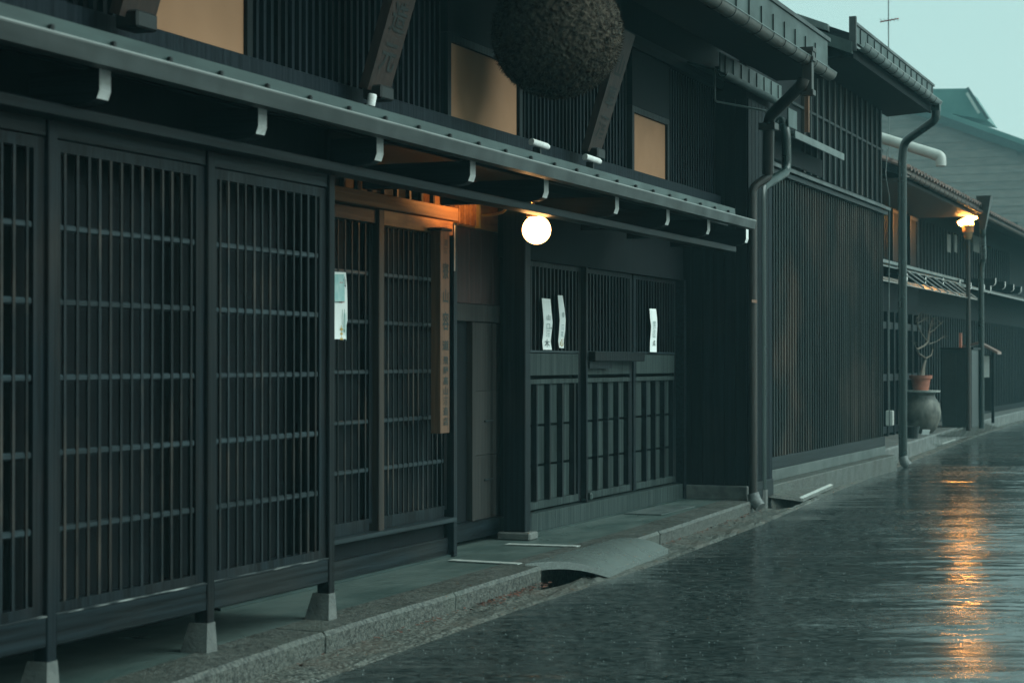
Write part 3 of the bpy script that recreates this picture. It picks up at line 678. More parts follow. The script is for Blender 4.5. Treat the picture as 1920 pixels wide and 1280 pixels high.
# ================================================================== slabs bridging the gutter
def arched_slab(name, a, b, c, d, th, rise, mats, lab, edge=None):
    # a-b along the kerb, d-c along the road; profile bulges upward
    n = 8; m = MB(); top = []; bot = []
    a, b, c, d = map(Vector, (a, b, c, d))
    for i in range(n+1):
        t = i/n; bul = Vector((0, 0, rise*math.sin(math.pi*(t*.85))))
        p, q_ = a.lerp(d, t)+bul, b.lerp(c, t)+bul
        top += [p, q_]; bot += [p-Vector((0, 0, th*(1-.3*t))), q_-Vector((0, 0, th*(1-.3*t)))]
    vs = top+bot; k = 2*(n+1); fs = []
    for i in range(n):
        fs += [(2*i, 2*i+1, 2*i+3, 2*i+2), (k+2*i, k+2*i+2, k+2*i+3, k+2*i+1), (2*i, 2*i+2, k+2*i+2, k+2*i), (2*i+1, k+2*i+1, k+2*i+3, 2*i+3)]
    fs += [(0, k, k+1, 1), (2*n, 2*n+1, k+2*n+1, k+2*n)]
    m.add(vs, fs); o = m.build(name, mats, smooth=True); tag(o, lab, 'slab'); return o
A = G(985, 1056, .145); B = G(1150, 1010, .145); Cc = G(1253, 1034, .022); D = G(1141, 1078, .022)
arched_slab('gutter_slab', A, B, Cc, D, .06, .055, 'slab_stone', 'curved stone slab bridging the gutter in front of the sliding doors')
def ramp(name, pts, lab, lipmat='strip_white'):
    a, b, c, d = pts; m = MB(); th = Vector((0, 0, -.035))
    m.hexa([a+th, b+th, c+th, d+th], [a, b, c, d]); o = m.build(name, 'granite'); tag(o, lab, 'slab')
    e = (d-a).normalized()*.07
    MB().hexa([d-e+Vector((0, 0, .002)), c-e+Vector((0, 0, .002)), c+Vector((0, 0, -.035)), d+Vector((0, 0, -.035))],
              [d-e+Vector((0, 0, .012)), c-e+Vector((0, 0, .012)), c+Vector((0, 0, .006)), d+Vector((0, 0, .006))]).build('edge_strip', lipmat, o)
    return o
ramp('gutter_slab', [G(1437, 925, .14), G(1548, 888, .14), G(1562, 909, .05), G(1506, 934, .05)], 'flat slab with a pale metal edge over the gutter beside the near green downpipe')

# pavement strips, cover plate
for (x0, y0, x1, y1, lab) in ((845, 1050, 975, 1057, 'pale strip set across the pavement below the hanging signboard'), (950, 1020, 1085, 1024, 'pale strip set across the pavement beside the post stone')):
    p, q_ = G(x0, y0, .135), G(x1, y1, .135); dv = Vector((.045, 0, 0))
    m = MB().hexa([p-dv, p+dv, q_+dv, q_-dv], [v+Vector((0, 0, .006)) for v in (p-dv, p+dv, q_+dv, q_-dv)])
    tag(m.build('paving_strip', 'strip_white'), lab, 'paving strip')
p = G(1245, 956, .13)
m = MB().box(p.x-.6, p.x+.5, p.y-.16, p.y+.2, .133, .139)
tag(m.build('cover_plate', 'grey_metal'), 'thin metal cover plate lying on the pavement by the far sliding door', 'cover plate')

# ================================================================== things hung on house 1
# hanging signboard with brush writing
yk = 5.42; k0, k1 = sx(826, yk), sx(843, yk); kz0, kz1 = zz(834, 812, yk), zz(834, 433, yk)
sg = thing('signboard', (k0, yk, kz0), 'tall brown wooden signboard with black brush characters beside the lattice doorway', 'signboard')
MB().box(k0, k1, yk, yk+.075, kz0, kz1, ch=.004).build('board', 'wood_sign', sg)
MB().box(k0-.01, k1+.02, yk-.012, yk+.11, kz1+.002, kz1+.02).build('top_cap', 'wood_v', sg)
m = MB(); mid = (k0+k1)/2; kw = k1-k0
for ch, y0, y1 in (('清', 448, 462), ('酒', 464, 476), ('寮', 491, 524), ('山', 541, 569), ('容', 583, 620), ('道', 637, 657)):
    za, zb = zz(834, y0, yk), zz(834, y1, yk); write(m, ch, (mid+.005, yk-.003, (za+zb)/2), .115*(.6 if y0 < 480 else 1), (za-zb)*.98)
for i, ch in enumerate('飛騨高山酒造店'):
    y0 = 667+i*19; za, zb = zz(834, y0, yk), zz(834, y0+17, yk); write(m, ch, (mid+.005, yk-.003, (za+zb)/2), .085, (za-zb)*.95)
m.build('lettering', 'ink', sg)
# leaning boards on the upper storey
def leaning_board(xp, zb, lab, chars):
    xb = P(xp, 678, 5.1).x; b = Vector((xb, 5.10, zb)); t = Vector((xb, 4.80, zb+.95))
    V = (t-b).normalized(); U = Vector((1, 0, 0)); N = U.cross(V)
    o = thing('hanging_board', b, lab, 'signboard', 'leaning boards above the low eave')
    w_ = .15
    bd = MB().hexa([b-U*w_, b+U*w_, t+U*w_, t-U*w_], [p-N*.06 for p in (b-U*w_, b+U*w_, t+U*w_, t-U*w_)]).build('board', 'wood_board', o)
    m = MB()
    for i, ch in enumerate(chars): write(m, ch, b+V*(.22+.25*(len(chars)-1-i))+N*.004, .21, .2, U, V)
    m.build('lettering', 'faded_ink', o)
    MB().box(xb-.10, xb+.08, 5.03, 5.16, zb-.05, zb+.035, ch=.01).build('bracket', 'black_metal', o)
leaning_board(255, 3.17, 'brown board leaning out left of the leftmost paper window', '山車元')
leaning_board(709, 3.17, 'brown board with dark characters leaning out between the left and middle paper windows', '酒造元')
leaning_board(1114, 3.20, 'faded brown board leaning out below the cedar ball', '山車酒')
# small white spotlights on the low roof
for (x, y, lab, tilt) in ((697, 187, 'little white lamp upright under the written leaning board', 1), (1012, 271, 'little white cylinder lamp lying on the eave right of the middle paper window', 0), (1111, 299, 'little white cylinder lamp lying below the faded leaning board', 0)):
    c = P(x, y, 4.98); o = thing('spot_lamp', c-Vector((0, 0, .05)), lab, 'lamp', 'small white lamps on the low eave')
    ax = Vector((.0, -.2, .95)) if tilt else Vector((.85, -.25, -.10)); ax.normalize(); l = .035 if tilt else .10
    MB().tube([c-ax*l, c+ax*l*.8, c+ax*l], [.026, .026, .020], 12).build('housing', 'white_paint', o, smooth=True)
    MB().box(c.x-.012, c.x+.012, c.y-.008, c.y+.05, c.z-.09, c.z-.02).build('bracket', 'black_metal', o)
# cedar ball
cb = P(1044, 62, 4.70); R = 122*(cb-CAM).dot(fw)/F
random.seed(21)
core = MB(); bm = bmesh.new(); bmesh.ops.create_icosphere(bm, subdivisions=6, radius=R)
from mathutils import noise as NZ
for v in bm.verts:
    d = v.co.normalized(); v.co = d*(R*(1+.018*NZ.noise(d*16)+.02*NZ.noise(d*38)+.012*NZ.noise(d*80)))
me = bpy.data.meshes.new('cedar_ball'); bm.to_mesh(me); bm.free(); me.materials.append(MATS['cedar'])
ball = put('cedar_ball', me, cb); tag(ball, 'big round ball of clipped brown cedar twigs hanging under the tall eave', 'cedar ball')
m = MB()
for k in range(9000):
    z = random.uniform(-1, 1); a = random.uniform(0, 2*math.pi); q_ = math.sqrt(1-z*z); d = Vector((q_*math.cos(a), q_*math.sin(a), z))
    t = d.orthogonal().normalized(); t.rotate(Matrix.Rotation(random.uniform(0, 6.28), 3, d)); d2 = (d+Vector((random.uniform(-.5, .5), random.uniform(-.5, .5), random.uniform(-.5, .5)))).normalized()
    p = cb+d*(R*random.uniform(.97, 1.0)); l = random.uniform(.015, .042)
    m.add([p-t*.003, p+t*.003, p+d2*l], [(0, 1, 2)])
kind(m.build('twigs', 'cedar', ball), 'stuff')
MB().tube([cb+Vector((0, 0, R*.98)), cb+Vector((0, 0, R+.4))], .012, 6).build('rope', 'rope', ball)

# globe lamp
gc = P(1006, 431, 4.86); gr = 27.0*(gc-CAM).dot(fw)/F
gl = thing('globe_lamp', gc, 'round white glowing globe lamp hanging under the low eave', 'lamp')
m = MB(); bm = bmesh.new(); bmesh.ops.create_icosphere(bm, subdivisions=4, radius=gr)
me = bpy.data.meshes.new('globe'); bm.to_mesh(me); bm.free(); me.materials.append(MATS['globe_glow'])
for p_ in me.polygons: p_.use_smooth = True
put('globe', me, gc, gl)
MB().lathe([(.02, .0), (.045, .0), (.045, .02), (.03, .05), (.012, .055), (.012, .16)], gc+Vector((-.02, .02, gr-.012)), 14).build('holder', 'brass', gl)
ll = bpy.data.lights.new('lamp_light', 'SPOT'); ll.energy = 60; ll.color = (1.0, .42, .12); ll.spot_size = math.radians(150); ll.spot_blend = .35; ll.shadow_soft_size = .03
lo_ = bpy.data.objects.new('lamp_light', ll); C.objects.link(lo_); lo_.parent = gl
lo_.location = Vector((-.03, .06, gr+.012)); lo_.rotation_euler = Vector((.0, .6, 1.0)).to_track_quat('-Z', 'Y').to_euler()
# hose and yellow strip above the side door
ps = [P(905, 404, 5.74), P(925, 403, 5.6), P(943, 398, 5.4), P(952, 388, 5.2), P(960, 380, 5.0)]
tag(MB().tube(bend(ps, .05), .011, 7).build('lamp_cable', 'hose', smooth=True), 'thin orange cable curving from the wall to the globe lamp', 'cable')
p0, p1 = P(902, 384, 5.74), P(902, 428, 5.74)
tag(MB().box(p0.x-.018, p0.x+.018, 5.75, 5.785, p1.z, p0.z).build('yellow_stick', 'hose'), 'short yellow stick upright on the lit wall above the side door', 'stick')
p0, p1 = P(852, 422, 5.46), P(852, 508, 5.46)
tag(MB().tube([p0, p1], .006, 6).build('thin_rod', 'pvc'), 'thin pale rod hanging beside the tall wooden signboard', 'rod')

# paper slips
def slip(pts_l, pts_r, Y, lab, marks, m0='paper'):
    n = len(pts_l); vs = []; m = MB()
    for (xl, y), (xr, yr) in zip(pts_l, pts_r):
        a, b = P(xl, y, Y), P(xr, yr, Y)
        vs += [a, b]
    # curl: push points in and out along the slip
    vs = [v+Vector((0, -.006*math.sin(i//2*1.3), 0)) for i, v in enumerate(vs)]
    k = len(vs); vs2 = vs+[v+Vector((0, .0012, 0)) for v in vs]
    fs = [(2*i, 2*i+1, 2*i+3, 2*i+2) for i in range(n-1)]+[(k+2*i, k+2*i+2, k+2*i+3, k+2*i+1) for i in range(n-1)]
    m.add(vs2, fs); o = m.build('paper_slip', m0, smooth=True); tag(o, lab, 'paper slip', 'paper slips on the doors')
    for ch, u, t, w_, h_, mt in marks:      # u across 0..1, t down 0..1
        f = t*(n-1); i = min(int(f), n-2); r = f-i
        L_ = vs[2*i].lerp(vs[2*i+2], r); R_ = vs[2*i+1].lerp(vs[2*i+3], r)
        mm = MB(); write(mm, ch, L_.lerp(R_, u)+Vector((0, -.004, 0)), w_, h_); mm.build('print_mark', mt, o)
    return o
ysl = YD-.03
slip([(1016, 559), (1017, 585), (1019, 605), (1019.5, 625), (1018, 640), (1018, 655.5)], [(1032, 560.5), (1033, 585), (1035.5, 605), (1035, 625), (1033.5, 640), (1034.5, 655.5)], ysl,
     'white paper slip of the left pair, the wider one with a dark leaf mark', [('山', .55, .30, .10, .05, 'print_grey'), ('口', .5, .47, .10, .06, 'print_grey'), ('酒', .55, .6, .10, .06, 'print_grey'), ('木', .5, .84, .12, .07, 'print_dark'), ('一', .85, .5, .03, .12, 'print_grey')])
slip([(1046, 553.5), (1047, 580), (1049, 600), (1049, 625), (1048, 640), (1048.5, 652)], [(1055, 554), (1057.5, 580), (1060, 600), (1060.5, 620), (1058.5, 637), (1057, 652.5)], ysl,
     'white paper slip of the left pair, the narrower one with an orange mark', [('春', .6, .3, .06, .05, 'print_grey'), ('酒', .5, .52, .07, .05, 'print_grey'), ('花', .5, .65, .07, .05, 'print_grey'), ('心', .5, .86, .09, .07, 'print_gold'), ('丶', .7, .78, .04, .03, 'print_red')])
slip([(1218, 578.5), (1218, 596), (1220.5, 612), (1221, 625), (1220, 640), (1218.5, 659.5)], [(1230, 579), (1231, 596), (1232, 612), (1232.5, 625), (1232, 640), (1231, 660)], ysl,
     'white paper slip alone on the farthest sliding door', [('雪', .5, .34, .10, .06, 'print_grey'), ('酒', .5, .5, .10, .06, 'print_grey'), ('山', .5, .64, .10, .06, 'print_grey'), ('点', .55, .83, .10, .06, 'print_dark')])
yp = 5.50
sp_ = slip([(626, 509.5), (626, 535), (626, 562), (626, 585), (626, 610), (626, 635.5)], [(648.5, 510.5), (649, 535), (650.5, 562), (652.5, 600), (650, 618), (648.5, 635.5)], yp,
     'pale printed paper banner hanging at the edge of the near lattice bay', [('新', .5, .2, .055, .05, 'print_red'), ('酒', .55, .3, .07, .055, 'print_red'), ('祭', .55, .38, .075, .06, 'print_red'), ('山', .78, .15, .04, .07, 'pipe_green'), ('川', .85, .75, .05, .2, 'paper_teal'), ('冂', .68, .62, .04, .2, 'print_green'), ('主', .6, .88, .045, .10, 'print_gold')], 'paper')
MB().hexa([P(627, 514, yp-.004), P(645.5, 514, yp-.004), P(646.5, 565, yp-.022), P(627, 565, yp-.022)],
          [P(627, 514, yp-.002), P(645.5, 514, yp-.002), P(646.5, 565, yp-.02), P(627, 565, yp-.02)]).build('print_field', 'paper_teal', sp_)

# ================================================================== far end of the street
# raised pavement in front of the far houses
mb = MB(); vs = []
fs_ = [27.2+i*.6 for i in range(0, 60)]
def fk(s): return interp([(27, 5.33), (31, 5.50), (36, 5.75), (41, 5.95), (46, 6.15), (63, 6.55)], s)
for s in fs_: vs += [(s, fk(s), -.13), (s, fk(s), .225), (s, fk(s)+.02, .25), (s, 12, .25)]
mb.add(vs, [(4*i+k, 4*i+4+k, 4*i+5+k, 4*i+1+k) for i in range(len(fs_)-1) for k in range(3)])
mb.f += [(0, 1, 2, 3)]; mb.m += [0]
kind(mb.build('far_pavement', 'concrete'), 'structure')
ramp('gutter_slab', [G(1712, 828, .22), G(1762, 812, .22), G(1792, 824, .04), G(1768, 832, .04)], 'small flat slab with a pale edge below the big jar')
ramp('gutter_slab', [G(1762, 812, .26), G(1845, 790, .26), G(1872, 798, .05), G(1817, 814, .05)], 'long flat slab with a wide pale edge below the black cabinet')
pa, pb = G(1760, 815, .24), G(1812, 817, .24)
# ---- house 3
YH = 6.25
H3 = thing('townhouse', (32, 7, .25), 'house with brown tiled roof and small plastic awning behind the potted bonsai', 'house')
MB().box(28.0, 36.6, YH+.1, YH+.3, .2, 4.9).build('wall', 'wood_deep', H3)
for k in range(44):
    if 29 < 28+k*.196: MB().box(28+k*.196, 28+k*.196+.04, YH+.07, YH+.098, 3.2, 4.7).build('slat', 'wood_v', H3)
for a, b in ((33.6, 34.5), (35.3, 36.1)):
    wn = MB().box(a, a+.06, YH+.02, YH+.07, 3.3, 4.2).box(b-.06, b, YH+.02, YH+.07, 3.3, 4.2).box(a+.06, b-.06, YH+.02, YH+.07, 4.14, 4.2).build('window', 'wood_v', H3)
    MB().box(a+.06, b-.06, YH+.04, YH+.06, 3.3, 4.138).build('pane', 'wood_deep', wn)
for z in (.3, 1.2, 2.1): MB().box(28.2, 36.5, YH+.04, YH+.096, z, z+.12).build('rail', 'wood_h', H3)
for k in range(14): MB().box(28.3+k*.6, 28.38+k*.6, YH+.02, YH+.096, .25, 2.4).build('door_stile', 'wood_v', H3)
# tiled roof
e0, e1 = 28.9, 36.5
r3 = MB().hexa([(e0, 5.22, 4.30), (e1, 5.22, 4.30), (e1, 9.5, 6.0), (e0, 9.5, 6.0)], [(e0, 5.22, 4.42), (e1, 5.22, 4.42), (e1, 9.5, 6.12), (e0, 9.5, 6.12)]).build('roof', 'wood_y', H3)
tm = MB().prism([(-.145, 0), (-.10, .05), (.0, .03), (.10, -.004), (.145, .012), (.145, .034), (.10, .02), (0, .055), (-.10, .075), (-.145, .03)], 'y', 0, .34).mesh('tile', 'tile', centre=False)[0]
sl_ = math.atan2(1.7, 4.28)
for i in range(26):
    for j in range(4):
        o = put('tile', tm, (e0+.15+i*.292, 5.16+j*.28*math.cos(sl_), 4.41+.02*j*0+j*.28*math.sin(sl_)), r3); o.rotation_euler = (sl_, 0, 0)
half_gutter(e0, e1-.1, 5.16, 4.33, .045, 'rust_brown', r3)
MB().box(e0, e1, 5.2, 5.235, 4.36, 4.46).build('guard_board', 'rust_brown', r3)
s = e0+.2
while s < e1-.1: put('gutter_strap', st2, (s, 5.16, 4.33), r3); s += .45
MB().box(e0, e1, 5.25, YH+.1, 4.24, 4.29).build('soffit', 'wood_post', r3)
# lean-to plastic awning with white rafter ends below
A0, A1 = P(1672, 497, 5.85), P(1806, 524, 5.85); F0, F1 = P(1672, 528, 5.42), P(1833, 558, 5.42)
za, zf = 3.13, 2.72
aw3 = MB().box(28.1, A1.x, 5.84, 5.92, za-.02, za+.03).build('awning', 'grey_metal', H3)
MB().hexa([(28.1, 5.80, za-.09), (A1.x+.1, 5.80, za-.09), (A1.x+.1, 5.95, za-.03), (28.1, 5.95, za-.03)], [(28.1, 5.80, za-.07), (A1.x+.1, 5.80, za-.07), (A1.x+.1, 5.95, za-.01), (28.1, 5.95, za-.01)]).build('flashing', 'grey_metal', aw3)
FX = F1.x
MB().hexa([(28.1, 5.42, zf), (FX, 5.42, zf), (FX, 5.62, zf+.10), (28.1, 5.62, zf+.10)], [(28.1, 5.42, zf+.012), (FX, 5.42, zf+.012), (FX, 5.62, zf+.112), (28.1, 5.62, zf+.112)]).build('sheet', 'plastic_sheet', aw3)
for k in range(8):
    x = FX-.05-k*.85
    MB().tube([(x, 5.42, zf+.02), (x-.35, 5.82, za-.06)], .013, 6).build('stay', 'grey_metal', aw3)
MB().hexa([(28.1, 5.95, za+.0), (36.6, 5.95, za+.0), (36.6, YH+.1, za+.14), (28.1, YH+.1, za+.14)], [(28.1, 5.95, za+.03), (36.6, 5.95, za+.03), (36.6, YH+.1, za+.17), (28.1, YH+.1, za+.17)]).build('canopy_roof', 'tile_grey', H3)
prof3 = [(6.3, -.08), (5.86, -.08), (5.82, -.06), (5.81, -.02), (5.81, .08), (6.3, .08)]
rme3 = rafter_mesh('rafter', prof3, .075, 5.86)
for x, y in ((1700, 522), (1735, 525), (1768, 529), (1799, 532), (1820, 537)):
    c = P(x, y, 5.82); put('rafter', rme3, (c.x, 0, c.z), H3)
# upper flue of pale pipe
f0, f1 = S(1650, 258, 31.5), S(1764, 293, 31.5)
MB().tube(bend([f0, f1, f1+Vector((0, 0, -.16))], .06), .088, 12).build('flue_pipe', 'pvc', H3, smooth=True, label='thick white pipe above the tiled roof')
MB().tube([f1+Vector((0, .12, .035)), f1+Vector((0, .04, .01))], .09, 12).build('flue_collar', 'pvc', H3, smooth=True)
# hopper and slim green pipe
hp = P(1852, 385, 5.15)
MB().hexa([(36.5, 5.10, 4.0), (36.62, 5.10, 4.0), (36.62, 5.2, 4.0), (36.5, 5.2, 4.0)], [(36.42, 4.98, 4.62), (36.7, 4.98, 4.62), (36.7, 5.25, 4.62), (36.42, 5.25, 4.62)]).build('rain_hopper', 'pipe_brown', H3)
x4 = sx(1840, 5.55)
MB().tube(bend([(36.56, 5.15, 4.02), (36.56, 5.15, 3.9), (x4, 5.5, 3.6), (x4, 5.55, 3.4), (x4, 5.55, .2)], .1), .055, 10).build('downpipe', 'pipe_green', H3, smooth=True)
# white papers with script behind the lamp
for (x0, x1, y0, y1) in ((1775, 1782, 438, 474), (1789, 1794, 440, 474), (1824, 1836, 440, 475)):
    a, b = P(x0, y0, YH+.0), P(x1, y1, YH+.0)
    MB().box(a.x, b.x, YH-.01, YH-.004, b.z, a.z).build('paper_notice', 'notice_grey', H3)
# ---- house 4
Y4 = 6.75
H4 = thing('townhouse', (45, 8, .25), 'farthest dark house at the right edge with a row of white rafter ends', 'house')
MB().box(37.0, 62, Y4, Y4+.2, .2, 5.0).build('wall', 'wood_deep', H4)
for k in range(60): MB().box(37.1+k*.32, 37.15+k*.32, Y4-.03, Y4, .4, 2.5).build('slat', 'wood_v', H4)
for k in range(40): MB().box(37.1+k*.4, 37.15+k*.4, Y4-.03, Y4, 3.2, 4.4).build('slat', 'wood_v', H4)
r4 = MB().hexa([(37.0, 5.5, 4.40), (62, 5.5, 4.40), (62, 9.5, 6.0), (37.0, 9.5, 6.0)], [(37.0, 5.5, 4.52), (62, 5.5, 4.52), (62, 9.5, 6.12), (37.0, 9.5, 6.12)]).build('roof', 'wood_y', H4)
for i in range(52):
    for j in range(3):
        o = put('tile', tm, (37.1+i*.292, 5.44+j*.28*math.cos(sl_), 4.51+j*.28*math.sin(sl_)), r4); o.rotation_euler = (sl_, 0, 0)
half_gutter(37.0, 62, 5.44, 4.43, .045, 'rust_brown', r4)
MB().hexa([(37, 5.85, 3.02), (62, 5.85, 3.02), (62, Y4, 3.3), (37, Y4, 3.3)], [(37, 5.85, 3.06), (62, 5.85, 3.06), (62, Y4, 3.34), (37, Y4, 3.34)]).build('low_roof', 'tile_grey', H4)
prof4 = [(6.8, -.09), (6.07, -.09), (6.02, -.06), (6.0, -.02), (6.0, .09), (6.8, .09)]
rme4 = rafter_mesh('rafter', prof4, .09, 6.08)
for x, y in ((1846, 541), (1858, 543), (1867, 529), (1885, 535), (1901, 540), (1915, 544)):
    c = P(x, y, 6.0); put('rafter', rme4, (c.x, 0, c.z), H4)
# ---- siding gable house behind
GX = 100.0
GB = thing('gable_building', (GX, 8, 0), 'tall pale house with horizontal siding and green gable roof behind the street', 'building')
def gy(x): return S(x, 678, GX).y
def gz(x, y): return S(x, y, GX).z
Yr, zr = gy(1925), gz(1925, 274); Yl, zl = gy(1735), gz(1735, 186)
slope = (zl-zr)/(Yl-Yr); Yap = Yl+6.0; zap = zl+3.2*slope
MB().prism([(Yr-.4, 0), (Yr-.4, zr-.4*slope-.25), (Yap, zap-.25), (2*Yap-Yr, zr-.25), (2*Yap-Yr, 0)], 'x', GX+.05, GX+12).build('wall', 'siding', GB)
z = 4.0
while z < zap-.5:
    yy = max(Yr-.4, Yr+(z+.26-zr+.25)/slope if z+.26 > zr-.4*slope-.3 else -99)
    if z+.2 > zr-.6: yy = Yr+(z+.45-(zr-.25))/slope
    else: yy = Yr-.4
    if yy < Yap+2: MB().hexa([(GX, yy, z), (GX+.05, yy, z), (GX+.05, Yap+3, z), (GX, Yap+3, z)], [(GX+.03, yy, z+.412), (GX+.05, yy, z+.412), (GX+.05, Yap+3, z+.412), (GX+.03, Yap+3, z+.412)]).build('siding_board', 'siding', GB)
    z += .42
MB().hexa([(GX-.5, Yr-2.2, zr-2.2*slope), (GX+12.5, Yr-2.2, zr-2.2*slope), (GX+12.5, Yap, zap), (GX-.5, Yap, zap)],
          [(GX-.5, Yr-2.2, zr-2.2*slope+.5), (GX+12.5, Yr-2.2, zr-2.2*slope+.5), (GX+12.5, Yap, zap+.5), (GX-.5, Yap, zap+.5)]).build('roof', 'roof_green', GB)
MB().hexa([(GX-.5, Yap, zap), (GX+12.5, Yap, zap), (GX+12.5, 2*Yap-Yr, zr), (GX-.5, 2*Yap-Yr, zr)],
          [(GX-.5, Yap, zap+.5), (GX+12.5, Yap, zap+.5), (GX+12.5, 2*Yap-Yr, zr+.5), (GX-.5, 2*Yap-Yr, zr+.5)]).build('roof', 'roof_green', GB)
MB().hexa([(GX-.56, Yr-2.2, zr-2.2*slope-.2), (GX-.505, Yr-2.2, zr-2.2*slope-.2), (GX-.505, Yap, zap-.2), (GX-.56, Yap, zap-.2)],
          [(GX-.56, Yr-2.2, zr-2.2*slope+.22), (GX-.505, Yr-2.2, zr-2.2*slope+.22), (GX-.505, Yap, zap+.22), (GX-.56, Yap, zap+.22)]).build('rake_board', 'teal_metal', GB)
# raised ridge roof behind it
dm = [S(x, y, 104) for x, y in ((1735, 167), (1812, 166), (1851, 225), (1735, 205))]
MB().prism([(p.y, p.z) for p in dm], 'x', 104, 108).build('dormer', 'roof_green', GB)
for q0, q1, mt in ((dm[1], dm[2], 'teal_metal'), (S(1811, 176, 103.8), S(1834, 214, 103.8), 'pvc')):
    w2 = Vector((0, -.12, .06))
    MB().hexa([q0+Vector((-.12, 0, 0)), q1+Vector((-.12, 0, 0)), q1+w2+Vector((-.12, 0, 0)), q0+w2+Vector((-.12, 0, 0))], [q0-Vector((.02, 0, 0)), q1-Vector((.02, 0, 0)), q1+w2-Vector((.02, 0, 0)), q0+w2-Vector((.02, 0, 0))]).build('barge_board', mt, GB)
MB().box(GX-.02, GX+.04, gy(1905)-.1, gy(1880), 5.0, 8.6).build('window', 'window_dark', GB)
# antenna
an = S(1666, 90, 45)
AN = thing('antenna', (45, an.y, 6.0), 'thin television aerial on a mast against the sky', 'antenna')
zt = S(1666, -40, 45).z
MB().tube([(45, an.y, 5.0), (45, an.y, zt)], .014, 6).build('mast', 'grey_metal', AN)
ze = S(1666, 38, 45).z
MB().tube([(45, an.y-.24, ze+.02), (45, an.y+.2, ze-.03)], .016, 6).build('boom', 'red_paint', AN)
for k in range(5): MB().tube([(44.8, an.y-.2+k*.09, ze), (45.2, an.y-.2+k*.09, ze)], .006, 5).build('element', 'grey_metal', AN)

# street lamp
lc = P(1815, 425, 5.42)
SL = thing('street_lamp', (lc.x, lc.y, .25), 'glowing lamp with a slanted cover on a slim post before the far houses', 'street lamp')
MB().tube([(lc.x, lc.y, .24), (lc.x, lc.y, lc.z-.22)], [.05, .038], 10).build('pole', 'bronze', SL, smooth=True)
MB().lathe([(.05, -.24), (.075, -.2), (.085, -.12), (.10, -.11), (.105, -.02), (.115, .0), (.115, .03), (.10, .03)], lc, 14).build('cup', 'brass', SL)
q0, q1 = S(1799, 421, lc.x), S(1829, 404, lc.x); wv = (q1-q0); nv = Vector((0, -wv.z, wv.y)).normalized()*(1 if wv.y < 0 else -1)
nv = nv if nv.z > 0 else -nv
gm = MB()
gm.hexa([q0+Vector((-.12, 0, 0))-nv*.03, q0+Vector((.12, 0, 0))-nv*.03, q1+Vector((.12, 0, 0))-nv*.05, q1+Vector((-.12, 0, 0))-nv*.05],
        [q0+Vector((-.12, 0, 0))+nv*.035, q0+Vector((.12, 0, 0))+nv*.035, q1+Vector((.12, 0, 0))+nv*.035, q1+Vector((-.12, 0, 0))+nv*.035])
gm.lathe([(.07, -.0), (.10, .04), (.10, .08), (.05, .13)], lc, 12)
gm.build('glass', 'lamp_glow', SL)
MB().hexa([q0+Vector((-.15, .02, 0))+nv*.045, q0+Vector((.15, .02, 0))+nv*.045, q1+Vector((.15, 0, 0))+nv*.045, q1+Vector((-.15, 0, 0))+nv*.045],
          [q0+Vector((-.15, .02, 0))+nv*.06, q0+Vector((.15, .02, 0))+nv*.06, q1+Vector((.15, 0, 0))+nv*.06, q1+Vector((-.15, 0, 0))+nv*.06]).build('cover', 'pipe_brown', SL)
# jar, pot and bonsai
jc = P(1727, 805, 6.0); jc.z = .25
k_ = (jc-CAM).dot(fw)/F
jr = 37*k_; jh = (P(1727, 735, 6.0).z-.25)
jo = MB().lathe([(.0, 0), (jr*.55, 0), (jr*.75, .08*jh), (jr*.97, .35*jh), (jr, .52*jh), (jr*.93, .72*jh), (jr*.70, .88*jh), (jr*.68, .93*jh), (jr*.74, .96*jh), (jr*.74, 1.0*jh), (jr*.55, 1.0*jh)], jc, 28).build('storage_jar', 'jar', smooth=True)
tag(jo, 'big round mottled stoneware jar carrying the potted bonsai', 'jar')
tz = jc.z+jh+.002
tag(MB().lathe([(.0, 0), (jr*.95, 0), (jr*.98, .03), (0, .03)], (jc.x, jc.y, tz), 24).build('jar_lid', 'strip_white'), 'round pale board lying on top of the big jar', 'lid')
pz = tz+.033; pr = 20*k_; ph = 28*k_
PT = thing('bonsai_pot', (jc.x-.03, jc.y, pz), 'terracotta pot with a bare twisted bonsai on the big jar', 'potted plant')
pc = Vector((jc.x-.03, jc.y, pz))
MB().lathe([(0, 0), (pr*.72, 0), (pr*.92, ph*.78), (pr*1.06, ph*.78), (pr*1.1, ph), (pr*.95, ph), (pr*.93, ph*.9), (0, ph*.9)], pc, 20).build('pot', 'terracotta', PT, smooth=True)
tr = MB()
def J(x, y, dy=0): return P(x, y, jc.y+dy)
tr.tube([J(1728, 708), J(1731, 690), J(1735, 675), J(1733, 668)], [0.0620, 0.0341, 0.0217, 0.0186], 8)
tr.tube([J(1733, 670), J(1722, 662), J(1719, 655), J(1733, 648), J(1740, 640), J(1742, 622), J(1745, 610, .1), J(1748, 596, .1)], [0.0186, 0.0186, 0.0174, 0.0186, 0.0186, 0.0155, 0.0112, 0.0050], 7)
tr.tube([J(1740, 642), J(1728, 625), J(1720, 610), J(1719, 598), J(1724, 588)], [0.0161, 0.0136, 0.0112, 0.0074, 0.0037], 6)
tr.tube([J(1735, 672), J(1746, 666), J(1749, 655), J(1748, 648)], [0.0155, 0.0124, 0.0112, 0.0062], 6)
tr.tube([J(1741, 645), J(1756, 640), J(1768, 632), J(1778, 630)], [0.0124, 0.0087, 0.0062, 0.0025], 5)
tr.tube([J(1742, 624), J(1752, 618), J(1762, 608), J(1770, 600)], [0.0124, 0.0087, 0.0062, 0.0025], 5)
tr.tube([J(1720, 606), J(1732, 600), J(1742, 601)], [0.0099, 0.0062, 0.0025], 5)
tr.tube([J(1720, 656), J(1716, 648), J(1714, 640)], [0.0112, 0.0062, 0.0025], 5)
random.seed(31)
